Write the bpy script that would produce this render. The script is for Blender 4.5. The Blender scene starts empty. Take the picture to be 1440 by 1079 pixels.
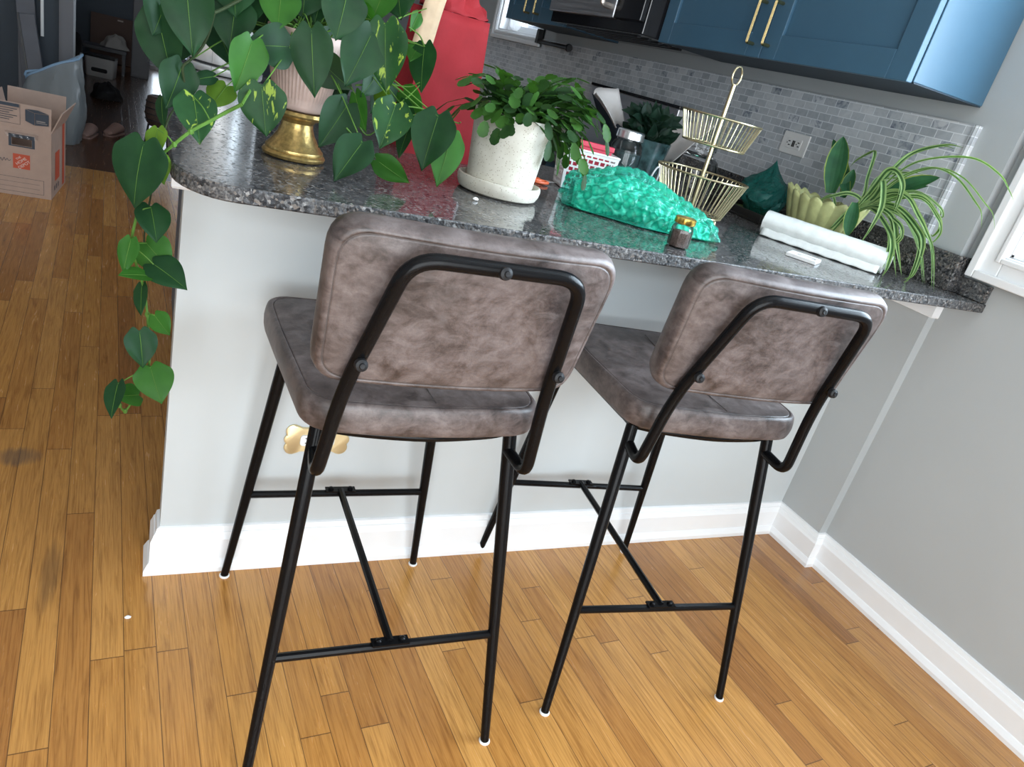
import bpy, bmesh, math, random, json
from mathutils import Vector, Matrix, noise
R = math.radians
scene = bpy.context.scene
col = scene.collection

# ---------------------------------------------------------------- camera
cd = bpy.data.cameras.new('camera')
cam = bpy.data.objects.new('camera', cd)
col.objects.link(cam)
cd.sensor_width = 36.0
cd.lens = 1031.0 / 1440 * 36.0
cd.clip_start = 0.02
RX = [[0.8879663, 0.0442015, 0.4577794], [-0.3888077, -0.459509, 0.7985487], [0.2456509, -0.8870725, -0.3908426]]
cam.matrix_world = Matrix(((RX[0][0], -RX[0][1], -RX[0][2], -0.06492),
                           (RX[1][0], -RX[1][1], -RX[1][2], -1.45328),
                           (RX[2][0], -RX[2][1], -RX[2][2], 1.21985),
                           (0, 0, 0, 1)))
scene.camera = cam

# ---------------------------------------------------------------- world, exposure, daylight
scene.view_settings.view_transform = 'Standard'
scene.view_settings.look = 'None'
scene.view_settings.exposure = 0.0
scene.view_settings.gamma = 1.0
scene.view_settings.use_curve_mapping = False
w = bpy.data.worlds.new('world'); scene.world = w; w.use_nodes = True
w.node_tree.nodes['Background'].inputs[0].default_value = (.62, .75, .95, 1)
w.node_tree.nodes['Background'].inputs[1].default_value = 1.0
scene.cycles.max_bounces = 10
scene.cycles.transparent_max_bounces = 16
scene.cycles.caustics_reflective = False
scene.cycles.caustics_refractive = False
scene.cycles.sample_clamp_indirect = 4.0

def area(name, loc, target, sx, sy, power, color):
    l = bpy.data.lights.new(name, 'AREA'); l.shape = 'RECTANGLE'
    l.size = sx; l.size_y = sy; l.energy = power; l.color = color
    o = bpy.data.objects.new(name, l); col.objects.link(o)
    o.location = loc
    d = Vector(target) - Vector(loc)
    o.rotation_euler = d.to_track_quat('-Z', 'Y').to_euler()
    return o
# daylight outside the window openings of the room
area('patio_daylight', (-.15, -3.12, 1.1), (-.15, 0, 1.1), 2.8, 1.95, 158, (.92, .975, 1))
area('side_window_daylight', (2.12, -1.05, 1.75), (0, -1.05, 1.75), 1.62, 1.45, 205, (.70, .86, 1))
area('kitchen_window_daylight', (2.12, 3.25, 1.9), (0, 3.25, 1.9), .6, .9, 52, (.76, .88, 1))
area('far_window_daylight', (.385, 9.85, .6), (.385, 0, .6), .9, 1.05, 10, (.8, .9, 1))

# ---------------------------------------------------------------- material helpers
class NT:
    def __init__(s, name):
        s.m = bpy.data.materials.new(name); s.m.use_nodes = True
        s.t = s.m.node_tree; s.b = s.t.nodes['Principled BSDF']; s.out = s.t.nodes['Material Output']
    def n(s, typ, **k):
        nd = s.t.nodes.new(typ)
        for a, v in k.items():
            if a.startswith('_'): setattr(nd, a[1:], v)
        return nd
    def l(s, a, b): s.t.links.new(a, b)
    def setv(s, **k):
        mp = dict(c='Base Color', r='Roughness', m='Metallic', tr='Transmission Weight', ior='IOR', al='Alpha',
                  coat='Coat Weight', cr='Coat Roughness', sh='Sheen Weight', an='Anisotropic', sp='Specular IOR Level', ss='Subsurface Weight')
        for a, v in k.items():
            if a == 'c': v = (*v, 1)
            s.b.inputs[mp[a]].default_value = v
        return s
    def math(s, op, a, b=None, c=None):
        nd = s.n('ShaderNodeMath'); nd.operation = op
        for i, v in enumerate((a, b, c)):
            if v is None: continue
            if isinstance(v, (int, float)): nd.inputs[i].default_value = v
            else: s.l(v, nd.inputs[i])
        return nd.outputs[0]
    def coords(s, kind='Object'):
        return s.n('ShaderNodeTexCoord').outputs[kind]
    def mapping(s, vec, scale=(1, 1, 1), rot=(0, 0, 0), loc=(0, 0, 0)):
        nd = s.n('ShaderNodeMapping'); s.l(vec, nd.inputs[0])
        nd.inputs['Scale'].default_value = scale; nd.inputs['Rotation'].default_value = rot; nd.inputs['Location'].default_value = loc
        return nd.outputs[0]
    def noise(s, vec, scale, detail=4, rough=.55, dist=0):
        nd = s.n('ShaderNodeTexNoise'); s.l(vec, nd.inputs['Vector'])
        nd.inputs['Scale'].default_value = scale; nd.inputs['Detail'].default_value = detail
        nd.inputs['Roughness'].default_value = rough; nd.inputs['Distortion'].default_value = dist
        return nd.outputs['Fac']
    def vor(s, vec, scale, feat='F1', out='Color'):
        nd = s.n('ShaderNodeTexVoronoi'); nd.feature = feat; s.l(vec, nd.inputs['Vector'])
        nd.inputs['Scale'].default_value = scale
        return nd.outputs[out]
    def ramp(s, fac, stops, interp='LINEAR'):
        nd = s.n('ShaderNodeValToRGB'); s.l(fac, nd.inputs[0]); e = nd.color_ramp
        e.interpolation = interp
        while len(e.elements) > 1: e.elements.remove(e.elements[0])
        for i, (p, c) in enumerate(stops):
            el = e.elements[0] if i == 0 else e.elements.new(p)
            el.position = p; el.color = (*c, 1)
        return nd.outputs[0]
    def mix(s, fac, a, b, mode='MIX'):
        nd = s.n('ShaderNodeMix'); nd.data_type = 'RGBA'; nd.blend_type = mode
        for sock, v in ((nd.inputs[0], fac), (nd.inputs[6], a), (nd.inputs[7], b)):
            if isinstance(v, (int, float)): sock.default_value = v
            elif isinstance(v, tuple): sock.default_value = (*v, 1)
            else: s.l(v, sock)
        return nd.outputs[2]
    def bump(s, h, strength=.2, dist=.01):
        nd = s.n('ShaderNodeBump'); s.l(h, nd.inputs['Height'])
        nd.inputs['Strength'].default_value = strength; nd.inputs['Distance'].default_value = dist
        s.l(nd.outputs[0], s.b.inputs['Normal'])
    def col(s, c): s.l(c, s.b.inputs['Base Color'])

def flat(name, c, r=.5, m=0, var=.0, scale=30, bump=0, **k):
    t = NT(name).setv(c=c, r=r, m=m, **k)
    if var or bump:
        f = t.noise(t.coords(), scale)
        if var:
            a = tuple(max(0, x * (1 - var)) for x in c); b = tuple(min(1, x * (1 + var)) for x in c)
            t.col(t.ramp(f, [(.3, a), (.7, b)]))
        if bump: t.bump(f, bump, .003)
    return t.m

def sep(t, v):
    nd = t.n('ShaderNodeSeparateXYZ'); t.l(v, nd.inputs[0]); return nd.outputs
def comb(t, x, y, z=0.0):
    nd = t.n('ShaderNodeCombineXYZ')
    for i, v in enumerate((x, y, z)):
        if isinstance(v, (int, float)): nd.inputs[i].default_value = v
        else: t.l(v, nd.inputs[i])
    return nd.outputs[0]
def wnoise(t, vec, out='Value'):
    nd = t.n('ShaderNodeTexWhiteNoise'); t.l(vec, nd.inputs['Vector']); return nd.outputs[out]

def mat_floor(name='oak_strip_floor', k=(1, 1, 1)):
    t = NT(name)
    co = t.mapping(t.coords(), rot=(0, 0, R(-2.4)), loc=(.0575 * 23 + .012, 0, 0))
    x, y, z = sep(t, co)
    W, Ln = .0575, .95
    px = t.math('DIVIDE', x, W); ix = t.math('FLOOR', px); fx = t.math('FRACT', px)
    off = wnoise(t, comb(t, ix, 3.7))
    py = t.math('ADD', t.math('DIVIDE', y, Ln), t.math('MULTIPLY', off, 7.0))
    iy = t.math('FLOOR', py); fy = t.math('FRACT', py)
    rnd = wnoise(t, comb(t, ix, iy, 1.0)); rnd2 = wnoise(t, comb(t, ix, iy, 5.0))
    base = t.ramp(rnd, [(0, (.33, .138, .034)), (.25, (.435, .195, .046)), (.5, (.48, .225, .055)), (.75, (.505, .245, .062)), (1, (.545, .270, .074))])
    gv = comb(t, t.math('MULTIPLY', x, 55.0), t.math('MULTIPLY', y, 3.0), t.math('MULTIPLY', rnd2, 40.0))
    g1 = t.noise(gv, 1.0, 6, .62, 2.0)
    gv2 = comb(t, t.math('MULTIPLY', x, 330.0), t.math('MULTIPLY', y, 9.0), t.math('MULTIPLY', rnd2, 90.0))
    g2 = t.noise(gv2, 1.0, 3, .6, .3)
    c = t.mix(1.0, base, t.ramp(g1, [(.28, (.62, .56, .50)), (.5, (1, 1, 1)), (.8, (1.12, 1.1, 1.05))]), 'MULTIPLY')
    c = t.mix(1.0, c, t.ramp(g2, [(.3, (.72, .66, .6)), (.55, (1, 1, 1))]), 'MULTIPLY')
    gapx = t.math('MINIMUM', fx, t.math('SUBTRACT', 1.0, fx))
    gx = t.math('LESS_THAN', gapx, .014)
    gapy = t.math('MINIMUM', fy, t.math('SUBTRACT', 1.0, fy))
    gy = t.math('LESS_THAN', gapy, .0012)
    gap = t.math('MAXIMUM', gx, gy)
    c = t.mix(t.math('MULTIPLY', gap, .78), c, (.07, .03, .012))
    # worn grey stain and a dark scorched strip in the boards
    wx, wy, wz = sep(t, t.coords())
    for (sx, sy, rx, ry, kk, cc) in ((-.325, .467, .055, .050, .6, (.10, .075, .06)), (-.207, .0, .020, .13, .5, (.10, .05, .022))):
        d = t.math('ADD', t.math('POWER', t.math('ABSOLUTE', t.math('DIVIDE', t.math('SUBTRACT', wx, sx), rx)), 2.0), t.math('POWER', t.math('ABSOLUTE', t.math('DIVIDE', t.math('SUBTRACT', wy, sy), ry)), 2.0))
        d = t.math('ADD', d, t.math('MULTIPLY', t.math('SUBTRACT', g1, .5), 1.6))
        c = t.mix(t.ramp(d, [(.25, (kk,) * 3), (1.0, (0, 0, 0))]), c, cc)
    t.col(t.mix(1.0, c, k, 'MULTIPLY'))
    t.l(t.ramp(g1, [(.2, (.20,) * 3), (.8, (.30,) * 3)]), t.b.inputs['Roughness'])
    t.bump(t.math('SUBTRACT', t.math('MULTIPLY', g2, .15), gap), .25, .0012)
    t.setv(coat=.25, cr=.22)
    return t.m

def mat_granite(name='polished_granite', edge=False):
    t = NT(name)
    co = t.coords()
    d = t.noise(co, 60, 4)
    v1 = t.vor(t.mapping(co, scale=(1, 1, 1)), 215)
    s1 = sep(t, v1)[0]
    base = t.ramp(s1, [(0, (.012, .012, .014)), (.30, (.030, .031, .034)), (.50, (.070, .070, .073)), (.68, (.125, .122, .120)), (.82, (.15, .127, .11)), (.93, (.25, .24, .23))], 'CONSTANT')
    big = t.noise(co, 26, 5, .6)
    c = t.mix(t.ramp(big, [(.38, (0, 0, 0)), (.62, (.75,) * 3)]), base, t.ramp(t.noise(co, 300, 3), [(.35, (.02, .02, .023)), (.65, (.15, .145, .14))]))
    t.col(c)
    t.setv(r=.075, sp=.55)
    t.l(t.ramp(sep(t, v1)[1], [(0, (.07,) * 3), (.55, (.12,) * 3), (.8, (.26,) * 3), (.93, (.4,) * 3)], 'CONSTANT'), t.b.inputs['Roughness'])
    if edge:
        t.l(t.ramp(sep(t, v1)[1], [(0, (.38,) * 3), (1, (.65,) * 3)]), t.b.inputs['Roughness']); t.setv(sp=.35); t.bump(t.noise(co, 95, 5), .9, .006)
    return t.m

def mat_leather():
    t = NT('distressed_grey_brown_leather')
    co = t.coords()
    n1 = t.noise(co, 11, 8, .70, .35)
    n2 = t.noise(t.mapping(co, scale=(1, 1, 1.8), loc=(3, 1, 2)), 26, 7, .7, .6)
    c = t.ramp(n1, [(.36, (.024, .017, .016)), (.45, (.056, .041, .038)), (.53, (.106, .082, .078)), (.66, (.18, .15, .146))])
    c = t.mix(.42, c, t.ramp(n2, [(.36, (.022, .016, .015)), (.47, (.080, .061, .057)), (.62, (.165, .138, .132))]))
    t.col(c); t.setv(r=.42, sp=.5)
    t.l(t.ramp(n2, [(.3, (.36,) * 3), (.7, (.52,) * 3)]), t.b.inputs['Roughness'])
    t.bump(t.math('ADD', t.noise(co, 420, 3), t.math('MULTIPLY', n2, .35)), .2, .0013)
    return t.m

def mat_tile():
    t = NT('grey_marble_mosaic_tile')
    co = t.coords(); x, y, z = sep(t, co)
    H, W = .0242, .0520
    pz = t.math('DIVIDE', t.math('SUBTRACT', z, 1.3665), H); iz = t.math('FLOOR', pz); fz = t.math('FRACT', pz)
    py = t.math('ADD', t.math('DIVIDE', y, W), t.math('MULTIPLY', t.math('FLOORED_MODULO', iz, 2.0), .5))
    iy = t.math('FLOOR', py); fy = t.math('FRACT', py)
    rnd = wnoise(t, comb(t, iy, iz, 2.0)); rnd2 = wnoise(t, comb(t, iy, iz, 8.0))
    base = t.ramp(rnd, [(0, (.40, .43, .46)), (.3, (.47, .50, .53)), (.7, (.55, .575, .60)), (1, (.64, .66, .68))])
    vein = t.noise(comb(t, y, z, t.math('MULTIPLY', rnd2, 30.0)), 26, 5, .6, 1.6)
    dark = t.mix(1.0, base, t.ramp(vein, [(.38, (.4, .43, .5)), (.5, (.85, .87, .9)), (.6, (1, 1, 1))]), 'MULTIPLY')
    lite = t.mix(1.0, base, t.ramp(vein, [(.3, (.84, .86, .88)), (.55, (1, 1, 1))]), 'MULTIPLY')
    c = t.mix(t.math('GREATER_THAN', rnd2, .91), lite, dark)
    ez = t.math('MINIMUM', fz, t.math('SUBTRACT', 1.0, fz)); ey = t.math('MINIMUM', fy, t.math('SUBTRACT', 1.0, fy))
    g = t.math('MAXIMUM', t.math('LESS_THAN', ez, .05), t.math('LESS_THAN', ey, .023))
    c = t.mix(g, c, (.74, .77, .80)); t.col(c); t.setv(r=.3)
    t.bump(t.math('SUBTRACT', 1.0, g), .3, .002)
    return t.m

def mat_steel(name, c=(.62, .61, .6), r=.26, sc=(260, 260, 2), m=1.0):
    t = NT(name).setv(c=c, r=r, m=m)
    f = t.noise(t.mapping(t.coords(), scale=sc), 1.0, 4)
    t.l(t.ramp(f, [(.3, (r * .75,) * 3), (.7, (r * 1.3,) * 3)]), t.b.inputs['Roughness'])
    t.bump(f, .05, .001)
    return t.m

def mat_leaf(name, a, b, tint=None):
    t = NT(name); co = t.coords()
    n = t.noise(co, 22, 4)
    c = t.ramp(n, [(.3, a), (.7, b)])
    if tint:
        v = t.noise(t.mapping(co, scale=(1, 1, .35), loc=(5, 2, 1)), 95, 3, .6, .8)
        c = t.mix(t.ramp(v, [(.6, (0, 0, 0)), (.645, (.85,) * 3)]), c, tint)
    t.col(c); t.setv(r=.46, sp=.16)
    tr = t.n('ShaderNodeBsdfTranslucent'); t.l(t.mix(1.0, c, (1.7, 1.9, .6), 'MULTIPLY'), tr.inputs[0])
    mx = t.n('ShaderNodeMixShader'); mx.inputs[0].default_value = .20
    t.l(t.b.outputs[0], mx.inputs[1]); t.l(tr.outputs[0], mx.inputs[2]); t.l(mx.outputs[0], t.out.inputs[0])
    return t.m

def mat_thin_glass(name, c=(1, 1, 1), refl=.9, trans=.9, rough=.02):
    t = NT(name)
    tr = t.n('ShaderNodeBsdfTransparent'); tr.inputs[0].default_value = (*c, 1)
    gl = t.n('ShaderNodeBsdfGlossy'); gl.inputs['Roughness'].default_value = rough
    fr = t.n('ShaderNodeFresnel'); fr.inputs[0].default_value = 1.45
    mx = t.n('ShaderNodeMixShader'); t.l(t.math('MULTIPLY', fr.outputs[0], refl), mx.inputs[0])
    t.l(tr.outputs[0], mx.inputs[1]); t.l(gl.outputs[0], mx.inputs[2]); t.l(mx.outputs[0], t.out.inputs[0])
    return t.m

def mat_film(name, c, alpha, rough=.18, crinkle=False):
    """thin tinted plastic film: part see-through, part glossy dielectric"""
    t = NT(name).setv(c=c, r=rough, sp=.6)
    if crinkle: t.bump(t.noise(t.coords(), 38, 5, .65, 2.5), 1.0, .012)
    tr = t.n('ShaderNodeBsdfTransparent'); tr.inputs[0].default_value = (*[min(1, x * 1.25 + .12) for x in c], 1)
    mx = t.n('ShaderNodeMixShader'); mx.inputs[0].default_value = alpha
    t.l(tr.outputs[0], mx.inputs[1]); t.l(t.b.outputs[0], mx.inputs[2]); t.l(mx.outputs[0], t.out.inputs[0])
    return t.m

M = {}
M['floor'] = mat_floor(); M['floor_dark'] = mat_floor('dark_hall_floor', (.20, .155, .17)); M['granite'] = mat_granite(); M['granite_edge'] = mat_granite('chiselled_granite_edge', True); M['leather'] = mat_leather(); M['tile'] = mat_tile()
M['steel'] = mat_steel('brushed_steel', (.86, .85, .84), .36, (160, 160, 1), .7); M['steel_h'] = mat_steel('brushed_steel_panel', (.66, .66, .68), .4, (60, 3, 160))
M['wall'] = flat('grey_wall_paint', (.405, .428, .435), .6, var=.02, scale=3, bump=.02)
M['wallc'] = flat('light_grey_counter_wall_paint', (.50, .535, .545), .6, var=.02, scale=3, bump=.02)
M['far'] = flat('slate_blue_far_wall_paint', (.17, .21, .26), .7)
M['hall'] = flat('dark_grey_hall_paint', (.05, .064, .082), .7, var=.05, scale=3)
M['trim'] = flat('white_trim_paint', (.80, .81, .82), .35, var=.015, scale=8)
M['casing'] = flat('grey_casing_paint', (.16, .165, .185), .5)
M['ceil'] = flat('white_ceiling_paint', (.75, .75, .74), .8)
M['black'] = flat('satin_black_metal', (.004, .004, .0045), .26, 0, sp=.13)
M['blackpl'] = flat('black_plastic', (.015, .015, .017), .4)
M['white_pl'] = flat('white_plastic', (.8, .8, .79), .35)
M['stitch'] = flat('dark_stitching', (.075, .06, .055), .7)
M['bolt'] = flat('dark_bolt_steel', (.012, .012, .013), .45, 0, sp=.2)
M['gold'] = flat('brushed_gold', (.74, .56, .26), .27, 1, bump=.04, scale=200)
M['brass'] = flat('pale_brass_wire', (.50, .43, .27), .32, 1)
M['antgold'] = flat('antique_gold', (.50, .345, .13), .36, .9, var=.3, scale=140, bump=.25)
M['goldplate'] = flat('satin_brass_plate', (.80, .67, .40), .5, .85, bump=.03, scale=120)
M['blue'] = flat('blue_cabinet_paint', (.050, .120, .185), .38, var=.04, scale=4)
M['cabin'] = flat('shaded_cabinet_underside', (.022, .042, .062), .6)
M['pinkpot'] = flat('blush_ribbed_ceramic', (.50, .36, .31), .6, var=.08, scale=50)
M['soil'] = flat('dark_soil', (.03, .02, .014), .9, var=.5, scale=120, bump=.6)
def mat_speckle():
    t = NT('speckled_cream_ceramic'); co = t.coords()
    v = t.vor(co, 330, 'F1', 'Color'); r0 = sep(t, v)[0]
    d = t.vor(co, 330, 'F1', 'Distance')
    sp = t.math('MULTIPLY', t.math('GREATER_THAN', r0, .80), t.math('LESS_THAN', d, .34))
    c = t.mix(sp, t.ramp(t.noise(co, 30), [(.3, (.55, .52, .44)), (.7, (.66, .63, .55))]), (.34, .29, .22))
    t.col(c); t.setv(r=.55); return t.m
M['speckle'] = mat_speckle()
M['leaf0'] = mat_leaf('dark_green_leaf', (.007, .030, .011), (.013, .048, .016))
M['leaf1'] = mat_leaf('fresh_green_leaf', (.018, .078, .010), (.030, .112, .015))
M['leaf2'] = mat_leaf('yellow_green_leaf', (.06, .13, .012), (.10, .18, .02))
M['leaf3'] = mat_leaf('variegated_leaf', (.009, .040, .012), (.017, .066, .018), (.26, .36, .05))
M['leaf4'] = mat_leaf('pale_leaf_underside', (.024, .05, .029), (.04, .075, .042))
M['stem'] = flat('green_stem', (.07, .15, .025), .55, var=.2, scale=40, sp=.15)
M['darkstem'] = flat('dark_stem', (.028, .040, .018), .65, var=.2, scale=40, sp=.08)
M['cactus'] = mat_leaf('cactus_segment_green', (.022, .068, .014), (.045, .12, .022))
M['cactus2'] = mat_leaf('cactus_segment_dark', (.012, .036, .012), (.026, .065, .02))
M['cream'] = mat_leaf('cream_green_stripe', (.18, .29, .11), (.27, .38, .16))
M['spider'] = mat_leaf('spider_plant_green', (.025, .07, .022), (.05, .115, .035))
M['snake'] = mat_leaf('snake_plant_green', (.02, .07, .035), (.035, .12, .05))
M['snakeedge'] = mat_leaf('snake_plant_yellow_edge', (.16, .22, .05), (.24, .3, .07))
M['darkfol'] = mat_leaf('deep_green_foliage', (.006, .018, .011), (.010, .03, .017))
M['shell'] = flat('pale_green_shell_ceramic', (.46, .48, .22), .35, var=.22, scale=25)
M['redpaper'] = flat('red_paper', (.255, .017, .022), .75, var=.12, scale=14, bump=.5, sp=.2)
M['kraft'] = flat('kraft_paper', (.46, .33, .21), .75, var=.08, scale=50)
M['handle'] = flat('cream_paper_cord', (.62, .52, .40), .7)
M['cardboard'] = flat('cardboard', (.47, .345, .285), .75, var=.05, scale=20)
M['cardin'] = flat('cardboard_inside', (.40, .31, .25), .8)
M['ink'] = flat('dark_blue_grey_print', (.05, .065, .09), .7)
M['inkpale'] = flat('pale_grey_print', (.34, .31, .29), .7)
M['orange'] = flat('orange_red_print', (.58, .10, .05), .7)
M['whiteink'] = flat('white_print', (.75, .66, .6), .7)
M['glass'] = mat_thin_glass('clear_glass')
M['pane'] = mat_thin_glass('window_glass', refl=.5)
M['tape'] = mat_thin_glass('clear_packing_tape', refl=1.4, rough=.12)
M['jarlid'] = flat('zinc_jar_lid', (.75, .75, .76), .3, 1)
M['goldlid'] = flat('gold_jar_lid', (.80, .56, .13), .25, 1)
M['seeds'] = flat('dark_brown_seeds', (.13, .09, .075), .6, var=.7, scale=400, bump=.8)
M['jarfill'] = flat('dusky_jar_contents', (.03, .06, .065), .5, var=.5, scale=50)
t = NT('green_bubble_film').setv(c=(.06, .62, .47), r=.06, sp=.8, coat=.6, cr=.03)
tr = t.n('ShaderNodeBsdfTransparent'); tr.inputs[0].default_value = (.42, .93, .82, 1)
lw = t.n('ShaderNodeLayerWeight'); lw.inputs[0].default_value = .35
mx = t.n('ShaderNodeMixShader'); t.l(t.ramp(lw.outputs['Facing'], [(0, (.16,) * 3), (.5, (.38,) * 3), (1, (.85,) * 3)]), mx.inputs[0])
t.bump(t.noise(t.coords(), 75, 4, .6, 2.0), .55, .004)
t.l(tr.outputs[0], mx.inputs[1]); t.l(t.b.outputs[0], mx.inputs[2]); t.l(mx.outputs[0], t.out.inputs[0]); M['bubble'] = t.m
t = NT('green_film_layers').setv(r=.2, sp=.6)
f = t.vor(t.coords(), 62, 'F1', 'Distance')
t.col(t.ramp(f, [(.1, (.10, .62, .48)), (.42, (.02, .40, .30)), (.62, (.004, .22, .17)), (.8, (.35, .80, .70))])); t.bump(f, .8, .008); M['bubblein'] = t.m
M['tealbag'] = mat_film('teal_bag_film', (.01, .15, .125), .75, .2, True)
M['tealin'] = flat('teal_bag_contents', (.01, .10, .085), .5, var=.5, scale=30)
M['marbleteal'] = flat('dark_teal_marbled_glass', (.03, .06, .062), .2, var=.7, scale=35)
M['wrap'] = flat('pale_florist_paper', (.50, .47, .45), .7, var=.08, scale=14)
M['blackwrap'] = flat('black_florist_wrap', (.012, .015, .022), .55)
M['rollpl'] = flat('white_plastic_roll', (.72, .75, .73), .38, var=.06, scale=60, bump=.25)
M['redpl'] = flat('red_plastic', (.55, .04, .08), .4)
M['orangepl'] = flat('orange_plastic', (.75, .13, .04), .4)
M['darkcloth'] = flat('dark_grey_cloth', (.035, .036, .045), .85)
M['cord'] = flat('pale_cord', (.55, .55, .57), .7)
M['darkwood'] = flat('dark_tray', (.02, .018, .016), .4)
M['greenmat'] = flat('olive_green_lining', (.09, .15, .03), .6)
M['bag'] = mat_film('clear_plastic_bag', (.40, .44, .46), .50, .3)
M['bagin'] = flat('white_bagged_fill', (.34, .355, .36), .7, var=.2, scale=9)
M['bluerim'] = flat('blue_drawstring', (.25, .4, .58), .5)
M['greyplank'] = flat('dark_grey_board', (.12, .125, .145), .6, var=.1, scale=6)
M['slipper'] = flat('dusty_pink_fabric', (.27, .17, .145), .85)
M['binwhite'] = flat('off_white_bin', (.62, .61, .6), .5)
M['cloth'] = flat('off_white_cloth', (.5, .48, .46), .85)
M['darkcab'] = flat('dark_cabinet', (.06, .062, .075), .4)
M['redbox'] = flat('reddish_cardboard', (.34, .18, .15), .8)
M['browncard'] = flat('brown_cardboard', (.22, .15, .125), .8)
M['blackcloth'] = flat('black_fabric', (.008, .008, .01), .8)
M['wicker'] = flat('dark_brown_wicker', (.06, .04, .03), .55, var=.4, scale=90)
M['rangegl'] = flat('black_range_glass', (.012, .012, .014), .1)
M['socket'] = flat('socket_black', (.03, .03, .03), .5)
M['paperw'] = flat('white_paper_scrap', (.8, .8, .78), .7)
t = NT('white_sheer_shade').setv(c=(.85, .85, .84), r=.6)
tr = t.n('ShaderNodeBsdfTranslucent'); tr.inputs[0].default_value = (.9, .9, .9, 1); mx = t.n('ShaderNodeMixShader'); mx.inputs[0].default_value = .6
t.l(t.b.outputs[0], mx.inputs[1]); t.l(tr.outputs[0], mx.inputs[2]); t.l(mx.outputs[0], t.out.inputs[0]); M['sheer'] = t.m
M['lightbulbgrey'] = flat('pale_handle_metal', (.55, .5, .46), .3, .8)

# ---------------------------------------------------------------- mesh helpers
class MB:
    def __init__(s): s.v = []; s.f = []; s.mi = []; s.cur = 0
    def add(s, vs, fs):
        o = len(s.v); s.v += [tuple(v) for v in vs]
        s.f += [tuple(o + i for i in f) for f in fs]; s.mi += [s.cur] * len(fs)
        return s
    def box(s, lo, hi, M4=None):
        x0, y0, z0 = lo; x1, y1, z1 = hi
        vs = [Vector(p) for p in ((x0, y0, z0), (x1, y0, z0), (x1, y1, z0), (x0, y1, z0), (x0, y0, z1), (x1, y0, z1), (x1, y1, z1), (x0, y1, z1))]
        if M4: vs = [M4 @ v for v in vs]
        return s.add(vs, [(0, 3, 2, 1), (4, 5, 6, 7), (0, 1, 5, 4), (1, 2, 6, 5), (2, 3, 7, 6), (3, 0, 4, 7)])
    def loft(s, rings, closed=True, capA=True, capB=True):
        n = len(rings[0]); vs = [p for r in rings for p in r]; fs = []
        for i in range(len(rings) - 1):
            for j in range(n if closed else n - 1):
                k = (j + 1) % n
                fs.append((i * n + j, i * n + k, (i + 1) * n + k, (i + 1) * n + j))
        if capA: fs.append(tuple(range(n - 1, -1, -1)))
        if capB: fs.append(tuple((len(rings) - 1) * n + j for j in range(n)))
        return s.add(vs, fs)
    def tube(s, pts, r, n=10, closed=False, flat=1.0):
        pts = [Vector(p) for p in pts]; m = len(pts)
        rr = r if isinstance(r, (list, tuple)) else [r] * m
        rings = []; nrm = None
        for i in range(m):
            if closed: d = pts[(i + 1) % m] - pts[i - 1]
            else: d = pts[min(i + 1, m - 1)] - pts[max(i - 1, 0)]
            d.normalize()
            if nrm is None:
                a = Vector((0, 0, 1)) if abs(d.z) < .9 else Vector((1, 0, 0))
                nrm = (a - d * a.dot(d)).normalized()
            else:
                nrm = (nrm - d * nrm.dot(d))
                nrm = nrm.normalized() if nrm.length > 1e-6 else d.orthogonal().normalized()
            b = d.cross(nrm)
            rings.append([pts[i] + (nrm * math.cos(2 * math.pi * k / n) * flat + b * math.sin(2 * math.pi * k / n)) * rr[i] for k in range(n)])
        if closed:
            rings.append(rings[0]); return s.loft(rings, True, False, False)
        return s.loft(rings)
    def lathe(s, prof, n=40, c=(0, 0, 0), capA=True, capB=True, sx=1, sy=1, wob=None):
        rings = []
        for i, (r, z) in enumerate(prof):
            ring = []
            for k in range(n):
                a = 2 * math.pi * k / n; q = r if wob is None else wob(r, z, a)
                ring.append((c[0] + q * sx * math.cos(a), c[1] + q * sy * math.sin(a), c[2] + z))
            rings.append(ring)
        return s.loft(rings, True, capA, capB)
    def grid(s, fn, nu, nv, skip=None):
        vs = [fn(i / (nu - 1), j / (nv - 1)) for i in range(nu) for j in range(nv)]
        fs = [(i * nv + j, (i + 1) * nv + j, (i + 1) * nv + j + 1, i * nv + j + 1) for i in range(nu - 1) for j in range(nv - 1) if not (skip and skip(i, j))]
        return s.add(vs, fs)
    def cyl(s, a, b, r, n=16): return s.tube([a, b], r, n)
    def build(s, name, mats, parent=None, smooth=True, angle=35, bevel=0, seg=2, solid=0, world=False, kind=None, label=None):
        if not isinstance(mats, (list, tuple)): mats = [mats]
        me = bpy.data.meshes.new(name)
        off = Vector((0, 0, 0))
        if world and parent: off = parent_world(parent)
        me.from_pydata([Vector(v) - off for v in s.v], [], s.f)
        for m in mats: me.materials.append(m)
        me.polygons.foreach_set('material_index', s.mi)
        bm = bmesh.new(); bm.from_mesh(me)
        bmesh.ops.recalc_face_normals(bm, faces=bm.faces); bm.to_mesh(me); bm.free()
        if smooth:
            me.shade_smooth(); me.set_sharp_from_angle(angle=R(angle))
        me.update()
        o = bpy.data.objects.new(name, me); col.objects.link(o)
        if parent: o.parent = parent
        if solid:
            md = o.modifiers.new('solid', 'SOLIDIFY'); md.thickness = solid; md.offset = 0
        if bevel:
            md = o.modifiers.new('bevel', 'BEVEL'); md.width = bevel; md.segments = seg; md.limit_method = 'ANGLE'; md.angle_limit = R(40)
            md.harden_normals = False
        if kind: o['kind'] = kind
        if label: o['label'] = label
        return o

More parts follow.
